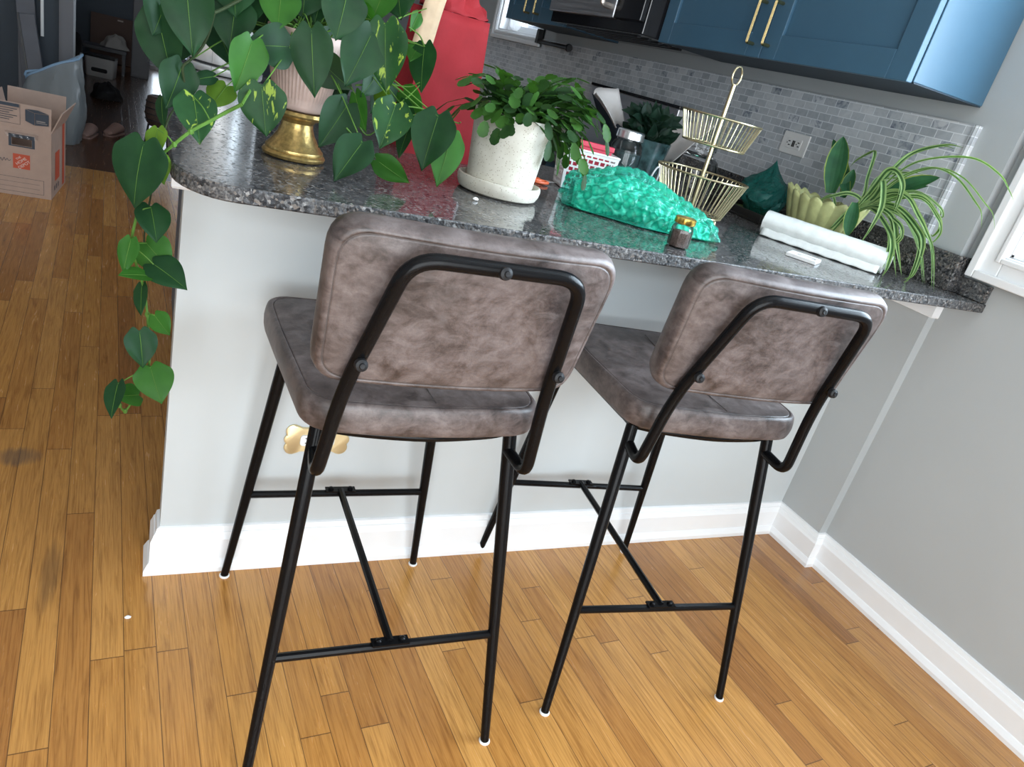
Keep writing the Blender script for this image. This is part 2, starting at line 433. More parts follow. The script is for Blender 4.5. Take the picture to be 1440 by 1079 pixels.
def parent_world(p):
    v = Vector((0, 0, 0))
    while p: v += p.location; p = p.parent
    return v
def tag(o, label, cat, group=None):
    o['label'] = label; o['category'] = cat
    if group: o['group'] = group
    return o
def thing(name, label, cat, loc=(0, 0, 0), rotz=0, group=None):
    o = bpy.data.objects.new(name, None); col.objects.link(o); o.empty_display_size = .05
    o.location = loc; o.rotation_euler = (0, 0, rotz)
    return tag(o, label, cat, group)
def struct(name, mb, m, **k):
    k.setdefault('smooth', False)
    o = mb.build(name, m, **k); o['kind'] = 'structure'; return o
def bez(pts, n=6, closed=False):
    """Catmull-Rom through pts"""
    P = [Vector(p) for p in pts]; out = []
    m = len(P)
    for i in range(m - (0 if closed else 1)):
        p0 = P[(i - 1) % m] if (i > 0 or closed) else P[0] * 2 - P[1]
        p1, p2 = P[i], P[(i + 1) % m]
        p3 = P[(i + 2) % m] if (i + 2 < m or closed) else P[-1] * 2 - P[-2]
        for k in range(n):
            t = k / n
            out.append(.5 * ((2 * p1) + (p2 - p0) * t + (2 * p0 - 5 * p1 + 4 * p2 - p3) * t * t + (3 * p1 - p0 - 3 * p2 + p3) * t ** 3))
    if not closed: out.append(P[-1])
    return out
def fillet(pts, rad, n=6):
    """polyline with rounded corners"""
    P = [Vector(p) for p in pts]; out = [P[0]]
    for i in range(1, len(P) - 1):
        a, b, c = P[i - 1], P[i], P[i + 1]
        r = rad[i - 1] if isinstance(rad, (list, tuple)) else rad
        u = (a - b).normalized(); v = (c - b).normalized()
        r = min(r, (a - b).length * .48, (c - b).length * .48)
        p, q = b + u * r, b + v * r
        for k in range(n + 1):
            t = k / n
            out.append(p * (1 - t) ** 2 + b * 2 * t * (1 - t) + q * t * t)
    out.append(P[-1]); return out
def rrect(w0, w1, y0, y1, r0, r1=None, n=7):
    """rounded trapezoid: half width w0 at y0, w1 at y1"""
    r1 = r0 if r1 is None else r1
    P = [((-w0, y0), r0), ((w0, y0), r0), ((w1, y1), r1), ((-w1, y1), r1)]; out = []
    for i in range(4):
        a = Vector(P[i - 1][0]); b = Vector(P[i][0]); c = Vector(P[(i + 1) % 4][0]); r = P[i][1]
        u = (a - b).normalized(); v = (c - b).normalized()
        p, q = b + u * r, b + v * r
        for k in range(n + 1):
            t = k / n; out.append(p * (1 - t) ** 2 + b * 2 * t * (1 - t) + q * t * t)
    # subdivide long edges
    res = []
    for i in range(len(out)):
        a, b = out[i], out[(i + 1) % len(out)]
        m = max(1, int((b - a).length / .03))
        for k in range(m): res.append(a + (b - a) * k / m)
    return res

# ================================================================ the room
XW, XO, YJ = 1.913, 1.945, -.175          # right wall, its outer plane past the jog, where the jog stands
struct('floor', MB().box((-3, -3.2, -.06), (2.2, 3.72, 0)), M['floor'])
struct('floor_hall', MB().box((-3, 3.72, -.06), (2.2, 10.2, 0)), M['floor_dark'])  # same strip floor in a darker tint from the hall onward
struct('ceiling', MB().box((-3, -3.2, 2.62), (2.2, 10.2, 2.7)), M['ceil'])
def wall_hole_y(mb, x0, x1, y0, y1, z0, z1, hy0, hy1, hz0, hz1):
    mb.box((x0, y0, z0), (x1, hy0, z1)); mb.box((x0, hy1, z0), (x1, y1, z1))
    mb.box((x0, hy0, z0), (x1, hy1, hz0)); mb.box((x0, hy0, hz1), (x1, hy1, z1))
def wall_hole_x(mb, y0, y1, x0, x1, z0, z1, hx0, hx1, hz0, hz1):
    mb.box((x0, y0, z0), (hx0, y1, z1)); mb.box((hx1, y0, z0), (x1, y1, z1))
    mb.box((hx0, y0, z0), (hx1, y1, hz0)); mb.box((hx0, y0, hz1), (hx1, y1, z1))
m = MB(); wall_hole_y(m, XW, 2.1, YJ, 10.2, 0, 2.62, 2.74, 3.38, 1.375, 2.32)
struct('wall_right', m, M['wall'])
m = MB(); wall_hole_y(m, XO, 2.1, -3.2, YJ, 0, 2.62, -1.74, -.285, 1.083, 2.42)
struct('wall_right_front', m, M['wall'])
m = MB(); wall_hole_x(m, -3.2, -3.05, -3, 2.1, 0, 2.62, -1.55, 1.25, .1, 2.1)
struct('wall_back', m, M['wall'])
struct('wall_left', MB().box((-3.1, -3.2, 0), (-3, 3.7, 2.62)), M['wall'])
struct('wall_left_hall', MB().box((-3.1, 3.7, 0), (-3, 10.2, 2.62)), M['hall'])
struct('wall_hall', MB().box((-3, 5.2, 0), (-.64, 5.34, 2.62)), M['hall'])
m = MB(); wall_hole_x(m, 9.6, 9.75, -3, 2.1, 0, 2.62, -.08, .85, .05, 1.15)
struct('wall_far', m, M['far'])
struct('wall_counter', MB().box((0, 0, 0), (XW, .065, .872)), M['wallc'])
struct('trim_tile_edge', MB().tube([(1.905, -.060, 1.052), (1.905, -.060, 1.371)], .009, 10).box((1.898, -.068, 1.05), (XW, -.052, 1.371)), M['tile'])
struct('wall_tile', MB().box((1.905, -.052, 1.045), (XW + .001, 3.9, 1.371)), M['tile'])

# baseboard, mitred along the counter wall and round the jog
path = [Vector(p) for p in ((0, .064), (0, 0), (XW, 0), (XW, YJ), (XO, YJ), (XO, -3.05))]
prof = [(0, 0), (.029, 0), (.029, .012), (.021, .026), (.018, .028), (.018, .083), (.0145, .090), (.0115, .099), (.009, .1), (.006, .112), (.001, .114), (0, .114)]
def offs(i, d):
    def nrm(a, b):
        t = (b - a).normalized(); return Vector((t.y, -t.x))
    ns = []
    if i > 0: ns.append(nrm(path[i - 1], path[i]))
    if i < len(path) - 1: ns.append(nrm(path[i], path[i + 1]))
    # the room lies on the right of the path
    if len(ns) == 1: return path[i] + ns[0] * d
    b = (ns[0] + ns[1]); b /= (1 + ns[0].dot(ns[1])); return path[i] + b * d
def bb(i0, i1):
    return MB().loft([[(*offs(i, d), z) for d, z in prof] for i in range(i0, i1 + 1)])
struct('baseboard_counter', bb(0, 2), M['trim'])
struct('baseboard_right', bb(2, 5), M['trim'])
# white board round the top of the counter wall, under the stone
tb = [(0, 0), (.02, 0), (.022, .004), (.022, .056), (0, .056)]
path2 = path
m = MB().loft([[(*offs(i, d), .871 + z) for d, z in tb] for i in range(0, 5)])
struct('trim_counter_board', m, M['trim'])

def casing_y(mb, x, y0, y1, z0, z1, wd, th, s=-1):
    """picture-frame casing round an opening in an x wall, two steps deep"""
    for w0, w1, t in ((0, wd, th * .62), (wd - .022, wd, th), (.006, .02, th * .8)):
        mb.box((x - t, y0 - w1, z0 - w1), (x, y0 - w0, z1 + w1)); mb.box((x - t, y1 + w0, z0 - w1), (x, y1 + w1, z1 + w1))
        mb.box((x - t, y0 - w0, z0 - w1), (x, y1 + w0, z0 - w0)); mb.box((x - t, y0 - w0, z1 + w0), (x, y1 + w0, z1 + w1))
def sash_y(mb, x0, x1, y0, y1, z0, z1, w, mid=None):
    mb.box((x0, y0, z0), (x1, y0 + w, z1)); mb.box((x0, y1 - w, z0), (x1, y1, z1))
    mb.box((x0, y0 + w, z0), (x1, y1 - w, z0 + w)); mb.box((x0, y0 + w, z1 - w), (x1, y1 - w, z1))
    if mid: mb.box((x0, y0 + w, mid - w / 2), (x1, y1 - w, mid + w / 2))
def window(name, x, y0, y1, z0, z1, wd, mid):
    m = MB(); casing_y(m, x, y0, y1, z0, z1, wd, .032)
    for a, b in (((y0, z0), (y1, z0 + .012)), ((y0, z1 - .012), (y1, z1)), ((y0, z0), (y0 + .012, z1)), ((y1 - .012, z0), (y1, z1))):
        m.box((x - .005, a[0], a[1]), (2.1, b[0], b[1]))
    o = struct(name, m, M['trim'], bevel=.003)
    m = MB(); sash_y(m, x + .05, x + .085, y0 + .012, y1 - .012, z0 + .012, z1 - .012, .035, mid)
    s = m.build('sash', M['trim'], o, smooth=False, bevel=.003)
    MB().box((x + .066, y0 + .03, z0 + .03), (x + .069, y1 - .03, z1 - .03)).build('pane', M['pane'], o, smooth=False)
    return o
window('window_1', XO, -1.74, -.285, 1.083, 2.42, .076, 1.75)
window('window_2', XW, 2.74, 3.38, 1.375, 2.32, .05, None)
def window_x(name, y, x0, x1, z0, z1, s):
    m = MB()
    for w0, w1, t in ((0, .08, .02), (.06, .08, .032)):
        for a, b in (((x0 - w1, z0 - w1), (x0 - w0, z1 + w1)), ((x1 + w0, z0 - w1), (x1 + w1, z1 + w1)), ((x0 - w0, z0 - w1), (x1 + w0, z0 - w0)), ((x0 - w0, z1 + w0), (x1 + w0, z1 + w1))):
            m.box((a[0], min(y, y + s * t), a[1]), (b[0], max(y, y + s * t), b[1]))
    o = struct(name, m, M['trim'])
    ym = y - s * .07; m = MB()
    n = 3 if x1 - x0 > 2 else 1
    for i in range(n):
        a, b = x0 + (x1 - x0) * i / n, x0 + (x1 - x0) * (i + 1) / n
        m.box((a, ym - .02, z0), (a + .05, ym + .02, z1)); m.box((b - .05, ym - .02, z0), (b, ym + .02, z1))
        m.box((a + .05, ym - .02, z0), (b - .05, ym + .02, z0 + .05)); m.box((a + .05, ym - .02, z1 - .05), (b - .05, ym + .02, z1))
    m.build('sash', M['trim'], o, smooth=False)
    MB().box((x0 + .03, ym - .002, z0 + .03), (x1 - .03, ym + .002, z1 - .03)).build('pane', M['pane'], o, smooth=False)
window_x('window_3', -3.05, -1.55, 1.25, .1, 2.1, 1)
window_x('window_4', 9.6, -.08, .85, .05, 1.15, -1)

# hallway door casing and door edge at the left
struct('trim_hall_casing', MB().box((-.64, 5.165, 0), (-.566, 5.36, 2.2)).box((-.655, 5.175, 0), (-.625, 5.2, 2.2)), M['casing'])
o = struct('door_1', MB().box((-1.55, 5.15, .01), (-.90, 5.19, 2.1)), M['hall']); 
struct('trim_door_edge', MB().box((-.898, 5.14, 0), (-.876, 5.2, 2.15)), M['casing'])
struct('trim_hall_strip', MB().box((-.766, 5.17, .55), (-.748, 5.2, 2.15)), M['trim'])

# ================================================================ counter and kitchen fittings
arc = []
for k in range(9):
    a = math.pi + (math.pi / 2) * k / 8
    arc.append((.062 + .092 * math.cos(a), -.165 + .127 * math.sin(a)))
poly = [(-.03, 1.46)] + arc + [(.5, -.288), (1.2, -.286), (XO - .001, -.289), (XO - .001, YJ - .001), (XW - .001, YJ - .001), (XW - .001, 1.14), (1.27, 1.14), (1.27, .66), (.75, .66), (.75, 1.46)]
ct = thing('countertop', 'speckled grey granite countertop with a rounded left corner', 'countertop', (0, 0, .928))
m = MB().loft([[(x, y, .0) for x, y in poly], [(x, y, .025) for x, y in poly]])
m.mi = [1] * (len(m.f) - 2) + [0, 0]
m.build('slab', [M['granite'], M['granite_edge']], ct, angle=40, bevel=.003)
m = MB().box((1.893, YJ - .0005, .0255), (XW - .001, 1.14, .122)).box((1.893, YJ - .02, .0255), (XO - .001, YJ - .001, .122)).box((1.925, -.285, .0255), (XO - .001, YJ - .02, .072))
m.build('backsplash', M['granite'], ct, smooth=False, bevel=.0015)

def cabinet(name, label, y0, y1, z0, z1, xf, doors, handles, group=None):
    c = thing(name, label, 'cabinet', (XW, (y0 + y1) / 2, z0), 0, group)
    MB().box((xf + .024, y0, z0), (XW - .003, y1, z1)).build('body', M['blue'], c, smooth=False, bevel=.002, world=True)
    MB().box((xf + .03, y0 + .003, z0 - .003), (XW - .004, y1 - .003, z0 + .001)).build('underside', M['cabin'], c, smooth=False, world=True, label='cabinet underside with shade painted in')  # added thin sheet; its dark colour stands in for shade under the cabinet
    for a, b in doors:
        d = MB(); rw = .066
        d.box((xf, a, z0 - .004), (xf + .021, a + rw, z1)); d.box((xf, b - rw, z0 - .004), (xf + .021, b, z1))
        d.box((xf, a + rw, z0 - .004), (xf + .021, b - rw, z0 + rw)); d.box((xf, a + rw, z1 - rw), (xf + .021, b - rw, z1))
        d.box((xf + .010, a + rw, z0 + rw), (xf + .018, b - rw, z1 - rw))
        do = d.build('door', M['blue'], c, smooth=False, bevel=.0018, world=True)
        for hy in handles:
            if a < hy < b:
                h = fillet([(xf, hy, z0 + .032), (xf - .03, hy, z0 + .032), (xf - .03, hy, z0 + .150), (xf, hy, z0 + .150)], .004, 3)
                hh = MB().tube(h, .0052, 4).build('handle', M['gold'], do, smooth=False, bevel=.001, world=True, label='square gold bar handle')
    return c
cabinet('upper_cabinet', 'blue wall cabinet with two shaker doors above the marble tile', -.040, 1.087, 1.418, 2.35, 1.6, ((-.038, .5165), (.5205, 1.085)), (.562, .490))
cabinet('upper_cabinet', 'dark blue wall cabinet between the microwave and the far window', 1.88, 2.56, 1.418, 2.35, 1.6, ((1.882, 2.218), (2.222, 2.558)), (2.275, 2.165))

mw = thing('microwave', 'stainless steel microwave mounted over the range', 'microwave', (1.7, 1.48, 1.45))
MB().box((1.53, 1.095, 1.421), (XW - .002, 1.872, 1.87)).build('body', M['rangegl'], mw, smooth=False, bevel=.004, world=True)
MB().box((1.508, 1.30, 1.462), (1.53, 1.868, 1.87)).build('door', M['steel_h'], mw, smooth=False, bevel=.004, world=True)
MB().box((1.508, 1.10, 1.462), (1.53, 1.293, 1.87)).build('control_panel', M['rangegl'], mw, smooth=False, bevel=.003, world=True)
MB().tube(fillet([(1.512, 1.335, 1.50), (1.468, 1.335, 1.50), (1.468, 1.335, 1.84), (1.512, 1.335, 1.84)], .012, 3), .011, 8).build('handle', M['lightbulbgrey'], mw, world=True)
m = MB()
for k in range(5): m.box((1.58 + k * .05, 1.2, 1.416), (1.595 + k * .05, 1.8, 1.421))
m.build('vent', M['blackpl'], mw, smooth=False, world=True)

rg = thing('range', 'black and steel kitchen range against the tiled wall', 'stove', (1.57, 1.52, 0))
MB().box((1.27, 1.15, .0), (1.88, 1.885, .935)).build('body', M['steel_h'], rg, smooth=False, bevel=.004, world=True)
MB().box((1.26, 1.15, .935), (1.88, 1.885, .955)).build('cooktop', M['rangegl'], rg, smooth=False, bevel=.004, world=True)
MB().box((1.835, 1.15, .955), (1.90, 1.885, 1.212)).build('backguard', M['steel_h'], rg, smooth=False, bevel=.004, world=True)
MB().box((1.832, 1.145, 1.212), (1.902, 1.89, 1.224)).build('backguard_cap', M['rangegl'], rg, smooth=False, bevel=.002, world=True)
for bx, by in ((1.42, 1.33), (1.42, 1.71), (1.68, 1.33), (1.68, 1.71)):
    g = MB()
    for k in range(4):
        a = k * math.pi / 4
        g.tube([(bx - .1 * math.cos(a), by - .1 * math.sin(a), .972), (bx + .1 * math.cos(a), by + .1 * math.sin(a), .972)], .006, 6)
    g.tube([(bx + .1 * math.cos(t * .262), by + .1 * math.sin(t * .262), .962) for t in range(24)], .007, 6, True)
    g.build('burner_grate', M['blackpl'], rg, world=True)

for nm, lab, lo, hi in (('base_cabinet', 'dark blue base cabinet under the left end of the counter', (.06, .075, .0), (.73, 1.42, .927)),
                        ('base_cabinet', 'dark blue base cabinet under the counter beside the range', (1.30, .66, .0), (1.905, 1.13, .927))):
    c = thing(nm, lab, 'cabinet', ((lo[0] + hi[0]) / 2, (lo[1] + hi[1]) / 2, 0))
    MB().box((lo[0], lo[1], .09), hi).build('body', M['blue'], c, smooth=False, bevel=.002, world=True)
    MB().box((lo[0] + .05, lo[1] + .02, 0), (hi[0] - .05, hi[1] - .05, .09)).build('toe_kick', M['blackpl'], c, smooth=False, world=True)
    MB().box((lo[0] - .014, lo[1] + .02, .11), (lo[0], hi[1] - .02, .90)).build('end_panel', M['blue'], c, smooth=False, bevel=.002, world=True)

rd = thing('paper_towel_holder', 'black paper towel rod hanging under the far blue cabinet', 'towel holder', (1.85, 2.43, 1.418))
MB().box((1.832, 2.615, 1.34), (1.868, 2.637, 1.413)).build('bracket', M['blackpl'], rd, smooth=False, bevel=.003, world=True)
MB().cyl((1.85, 2.626, 1.352), (1.85, 2.255, 1.350), .011).build('rod', M['blackpl'], rd, world=True)
kn = MB().lathe([(.001, -.012), (.017, -.012), (.02, 0), (.017, .012), (.001, .012)], 16, (0, 0, 0)).build('end_knob', M['blackpl'], rd)
kn.location = (0, -.18, -.068); kn.rotation_euler = (R(90), 0, 0)

# scalloped brass outlet on the counter wall
ou = thing('wall_outlet', 'scalloped brass outlet plate on the white counter wall', 'outlet', (.312, -.0005, .343))
m = MB(); pts = []
lobes = [(sx * .054, sz * .0205, .0175) for sx in (-1, 1) for sz in (-1, 1)] + [(0, .0205, .020), (0, -.0205, .020), (.059, 0, .0145), (-.059, 0, .0145)]
n = 160
for k in range(n):
    a = 2 * math.pi * k / n; ca, sa = math.cos(a), math.sin(a)
    q = min(.060 / max(abs(ca), 1e-6), .031 / max(abs(sa), 1e-6))
    for lx, lz, lr in lobes:
        b = lx * ca + lz * sa; disc = lr * lr - (lx * lx + lz * lz - b * b)
        if disc > 0: q = max(q, b + math.sqrt(disc))
    pts.append((q * ca, q * sa))
m.loft([[(x, 0, z) for x, z in pts], [(x, -.004, z) for x, z in pts], [(x * .96, -.006, z * .94) for x, z in pts]])
m.build('plate', M['goldplate'], ou, angle=40)
for sx in (-.022, .022):
    rc = MB().loft([[(sx + p.x, -.0058, p.y) for p in rrect(.017, .017, -.014, .014, .009)], [(sx + p.x, -.0085, p.y) for p in rrect(.0165, .0165, -.0135, .0135, .009)]]).build('receptacle', M['white_pl'], ou)
    sl = MB()
    for dz in (-.006, .006): sl.box((sx - .006, -.0091, dz - .0012), (sx + .004, -.0084, dz + .0012))
    sl.build('slots', M['socket'], rc, smooth=False)

o2 = thing('wall_outlet', 'white outlet plate on the grey marble tile', 'outlet', (1.9048, .547, 1.204))
MB().box((-.006, -.061, -.036), (0, .061, .036)).build('plate', M['white_pl'], o2, smooth=False, bevel=.003)
MB().box((-.0085, -.034, -.0165), (-.0058, .034, .0165)).build('receptacle', M['white_pl'], o2, smooth=False, bevel=.001)
sl = MB()
for dy in (-.022, .022):
    for q, h in ((-.006, .004), (.006, .005)): sl.box((-.0092, dy + q * .2 - .006, q - .0016), (-.0084, dy + q * .2 + .003, q + .0016))
    sl.box((-.0092, dy + .006, -.002), (-.0084, dy + .0095, .002))
sl.box((-.0096, -.006, -.010), (-.0084, -.001, .010)); sl.box((-.0096, .001, -.010), (-.0084, .006, .010))
sl.build('slots', M['socket'], o2, smooth=False)

# ================================================================ bar stools
def pad(mb, out, t, fn, hx, hy, puff=.004):
    """cushion: outline `out` in (u, v), thickness t, fn(u, v, w) -> xyz"""
    def ring(d, wv):
        return [fn(p.x * (1 - d / hx), p.y * (1 - d / hy), wv) for p in out]
    def sc(k, wv): return [fn(p.x * k, p.y * k, wv) for p in out]
    half = [(.024, -puff * .35), (.0130, .0), (.0112, .0003), (.0102, .0022), (.0092, .0002), (.0070, -.0002), (.0042, .0012), (.0015, .0042), (.0002, .009), (-.001, .015)]
    rings = [sc(.02, -puff), sc(.3, -puff), sc(.6, -puff * .9), sc(.78, -puff * .6)] + [ring(d, wv) for d, wv in half] + [ring(-.002, t * .5)] + [ring(d, t - wv) for d, wv in reversed(half)] + [sc(.78, t + puff * .6), sc(.6, t + puff * .9), sc(.3, t + puff), sc(.02, t + puff)]
    mb.loft(rings)
def make_stool(label):
    s = thing('bar_stool', label, 'bar stool', (0, 0, 0), 0, None)
    # seat cushion
    so = rrect(.200, .222, -.170, .235, .05, .048)
    m = MB(); cy = .0325
    out = [Vector((p.x, p.y - cy)) for p in so]
    def fs(u, v, w): return (u, v + cy - .020 * math.cos(min(1.5, abs(u) * 7)) * (1 if v < -.1 else 0), .650 + w + .012 * (v / .2) ** 2 * (1 if v > 0 else .2) * (1 if w > .02 else .3))
    pad(m, out, .052, fs, .205, .2, .004)
    seat = m.build('seat', M['leather'], s, angle=60)
    st = MB()
    st.tube([fs(0, -.19 + .035 * k, .0565) for k in range(11)], .0008, 5); st.build('stitching', M['stitch'], seat)
    pl = MB().loft([[(p.x * .93, (p.y) * .93 + cy, .642) for p in out], [(p.x * .95, (p.y) * .97 + cy - .004, .6515) for p in out]])
    pl.build('seat_plate', M['black'], s)
    # backrest cushion
    lean = (-.261 + .218) / .24
    bo = [Vector((p.x, p.y)) for p in rrect(.207, .217, -.121, .121, .042, .05)]
    def fb(u, v, w):
        return (u, -.2395 + lean * v + w + .42 * u * u - .004, .8745 + v + .18 * w)
    m = MB(); pad(m, bo, .046, fb, .212, .121, .003)
    br = m.build('backrest', M['leather'], s, angle=60)
    MB().tube([fb(p.x * (1 - .0102 / .212), p.y * (1 - .0102 / .121), .0014) for p in bo], .0009, 5, True).build('stitching', M['stitch'], br)
    # bent tube that carries the backrest
    side = [(.170, -.140, .602), (.178, -.206, .594), (.163, -.220, .752), (.126, -.290, .972)]
    pts = [Vector(p) for p in side]
    full = pts + [Vector((-p.x, p.y, p.z)) for p in reversed(pts)]
    MB().tube(fillet(full, [.028, .06, .042, .042, .06, .028], 8), .0108, 12).build('back_frame', M['black'], s)
    for bx, by, bz in ((.154, -.2555, .805), (-.154, -.2555, .805), (0, -.3005, .971)):
        b = MB().lathe([(.0001, .0075), (.0035, .0078), (.0045, .0055), (.0085, .004), (.0095, 0), (.0095, -.004), (.0001, -.004)], 18)
        o = b.build('bolt', M['bolt'], s); o.location = (bx, by, bz); o.rotation_euler = (R(80), 0, 0)
    # legs
    for sx in (-1, 1):
        for foot, top in (((.227, -.269), (.168, -.130)), ((.228, .269), (.160, .226))):
            a = Vector((sx * foot[0], foot[1], .0045)); b = Vector((sx * top[0], top[1], .645))
            lg = MB().tube([a + (b - a) * k / 6 for k in range(7)], [.0088, .0096, .0106, .0116, .0122, .0125, .0125], 14).build('leg', M['black'], s)
            MB().lathe([(.001, 0), (.0105, 0), (.0115, .002), (.011, .0045), (.009, .0055)], 16, (sx * foot[0], foot[1], 0)).build('foot_glide', M['white_pl'], lg, label='white plastic glide')
    for yy, q in ((-.217, .2045), (.253, .2015)):
        MB().tube([(-q, yy, .238), (q, yy, .238)], .0082, 10).build('stretcher', M['black'], s)
    cr = MB().tube([(0, -.217, .246), (0, .253, .246)], .0082, 8).build('cross_stretcher', M['black'], s)
    for yy in (-.217, .253):
        br_ = MB().box((-.034, yy - .010, .2455), (.034, yy + .010, .2495))
        for bx in (-.022, .022): br_.lathe([(.006, 0), (.006, .004), (.003, .006), (.0005, .006)], 12, (bx, yy, .2495))
        br_.build('bracket', M['black'], cr, angle=30)
    fr = MB()
    fr.tube(bez([(-.166, -.130, .638), (-.11, -.152, .641), (0, -.166, .6425), (.11, -.152, .641), (.166, -.130, .638)], 6), .0095, 8); fr.tube([(-.16, .222, .638), (.16, .222, .638)], .009, 8)
    for sx in (-1, 1): fr.tube([(sx * .168, -.13, .638), (sx * .16, .226, .638)], .009, 8)
    fr.build('seat_frame', M['black'], s)
    return s
def copy_tree(o, parent=None):
    c = o.copy(); col.objects.link(c)
    if parent: c.parent = parent
    for ch in list(o.children): copy_tree(ch, c)
    return c
s1 = make_stool('brown leather bar stool on the left, in front of the brass outlet')
s2 = copy_tree(s1); s2['label'] = 'brown leather bar stool on the right, nearer the grey side wall'
for s, (x, y, a) in ((s1, (.364, -.319, -.014)), (s2, (.999, -.309, -.107))):
    s.location = (x, y, 0); s.rotation_euler = (0, 0, a); s['group'] = 'bar stools at the counter'

# ================================================================ things on the counter
ZC = .9535
rnd = random.Random(11)
def lathe_thing(name, label, cat, x, y, z, prof, m, part='body', n=48, **k):
    t = thing(name, label, cat, (x, y, z))
    MB().lathe(prof, n, **k).build(part, m, t); return t

# --- steel canister
cn = thing('steel_canister', 'tall brushed steel canister at the back left of the counter', 'canister', (.152, 1.27, ZC))
MB().lathe([(.100, 0), (.112, .002), (.1145, .008), (.1145, .022), (.110, .0235)], 64).build('base_ring', M['steel'], cn)
MB().lathe([(.108, .0235), (.108, .031)], 64).build('gasket', M['blackpl'], cn)
MB().lathe([(.1125, .031), (.1135, .034), (.1135, .33), (.109, .338), (.06, .352), (.001, .356)], 64).build('body', M['steel'], cn)
MB().lathe([(.001, .355), (.012, .357), (.014, .37), (.02, .38), (.016, .388), (.001, .39)], 24).build('knob', M['blackpl'], cn)

# --- antique gold pedestal and ribbed pot with trailing pothos
pd = thing('pedestal', 'antique gold pedestal stand under the ribbed pink pot', 'pedestal', (.186, .027, ZC))
MB().lathe([(.050, 0), (.057, .002), (.0585, .007), (.056, .011), (.053, .0125), (.0535, .015), (.053, .018), (.049, .022), (.041, .033), (.034, .045), (.0295, .057), (.0285, .065), (.032, .071), (.045, .0755), (.0545, .0785), (.0565, .082), (.054, .0875), (.001, .0875)], 64).build('stand', M['antgold'], pd)
pt = thing('potted_pothos', 'trailing green pothos in a ribbed pink pot on the gold pedestal', 'potted plant', (.186, .027, ZC + .088))
def rib(r, z, a):
    return r + (.0013 * math.sin(a * 52) if .022 < z < .115 and r > .04 else 0)
MB().lathe([(.001, .001), (.044, .001), (.0475, .004), (.049, .010), (.049, .020), (.0505, .024), (.060, .07), (.067, .112), (.0685, .117), (.0705, .122), (.0705, .134), (.068, .136), (.065, .134), (.063, .118)], 312, wob=rib, capB=False).build('pot', M['pinkpot'], pt, angle=60)
MB().lathe([(.001, .118), (.03, .121), (.0605, .117)], 40, capA=False, capB=False).build('soil', M['soil'], pt)
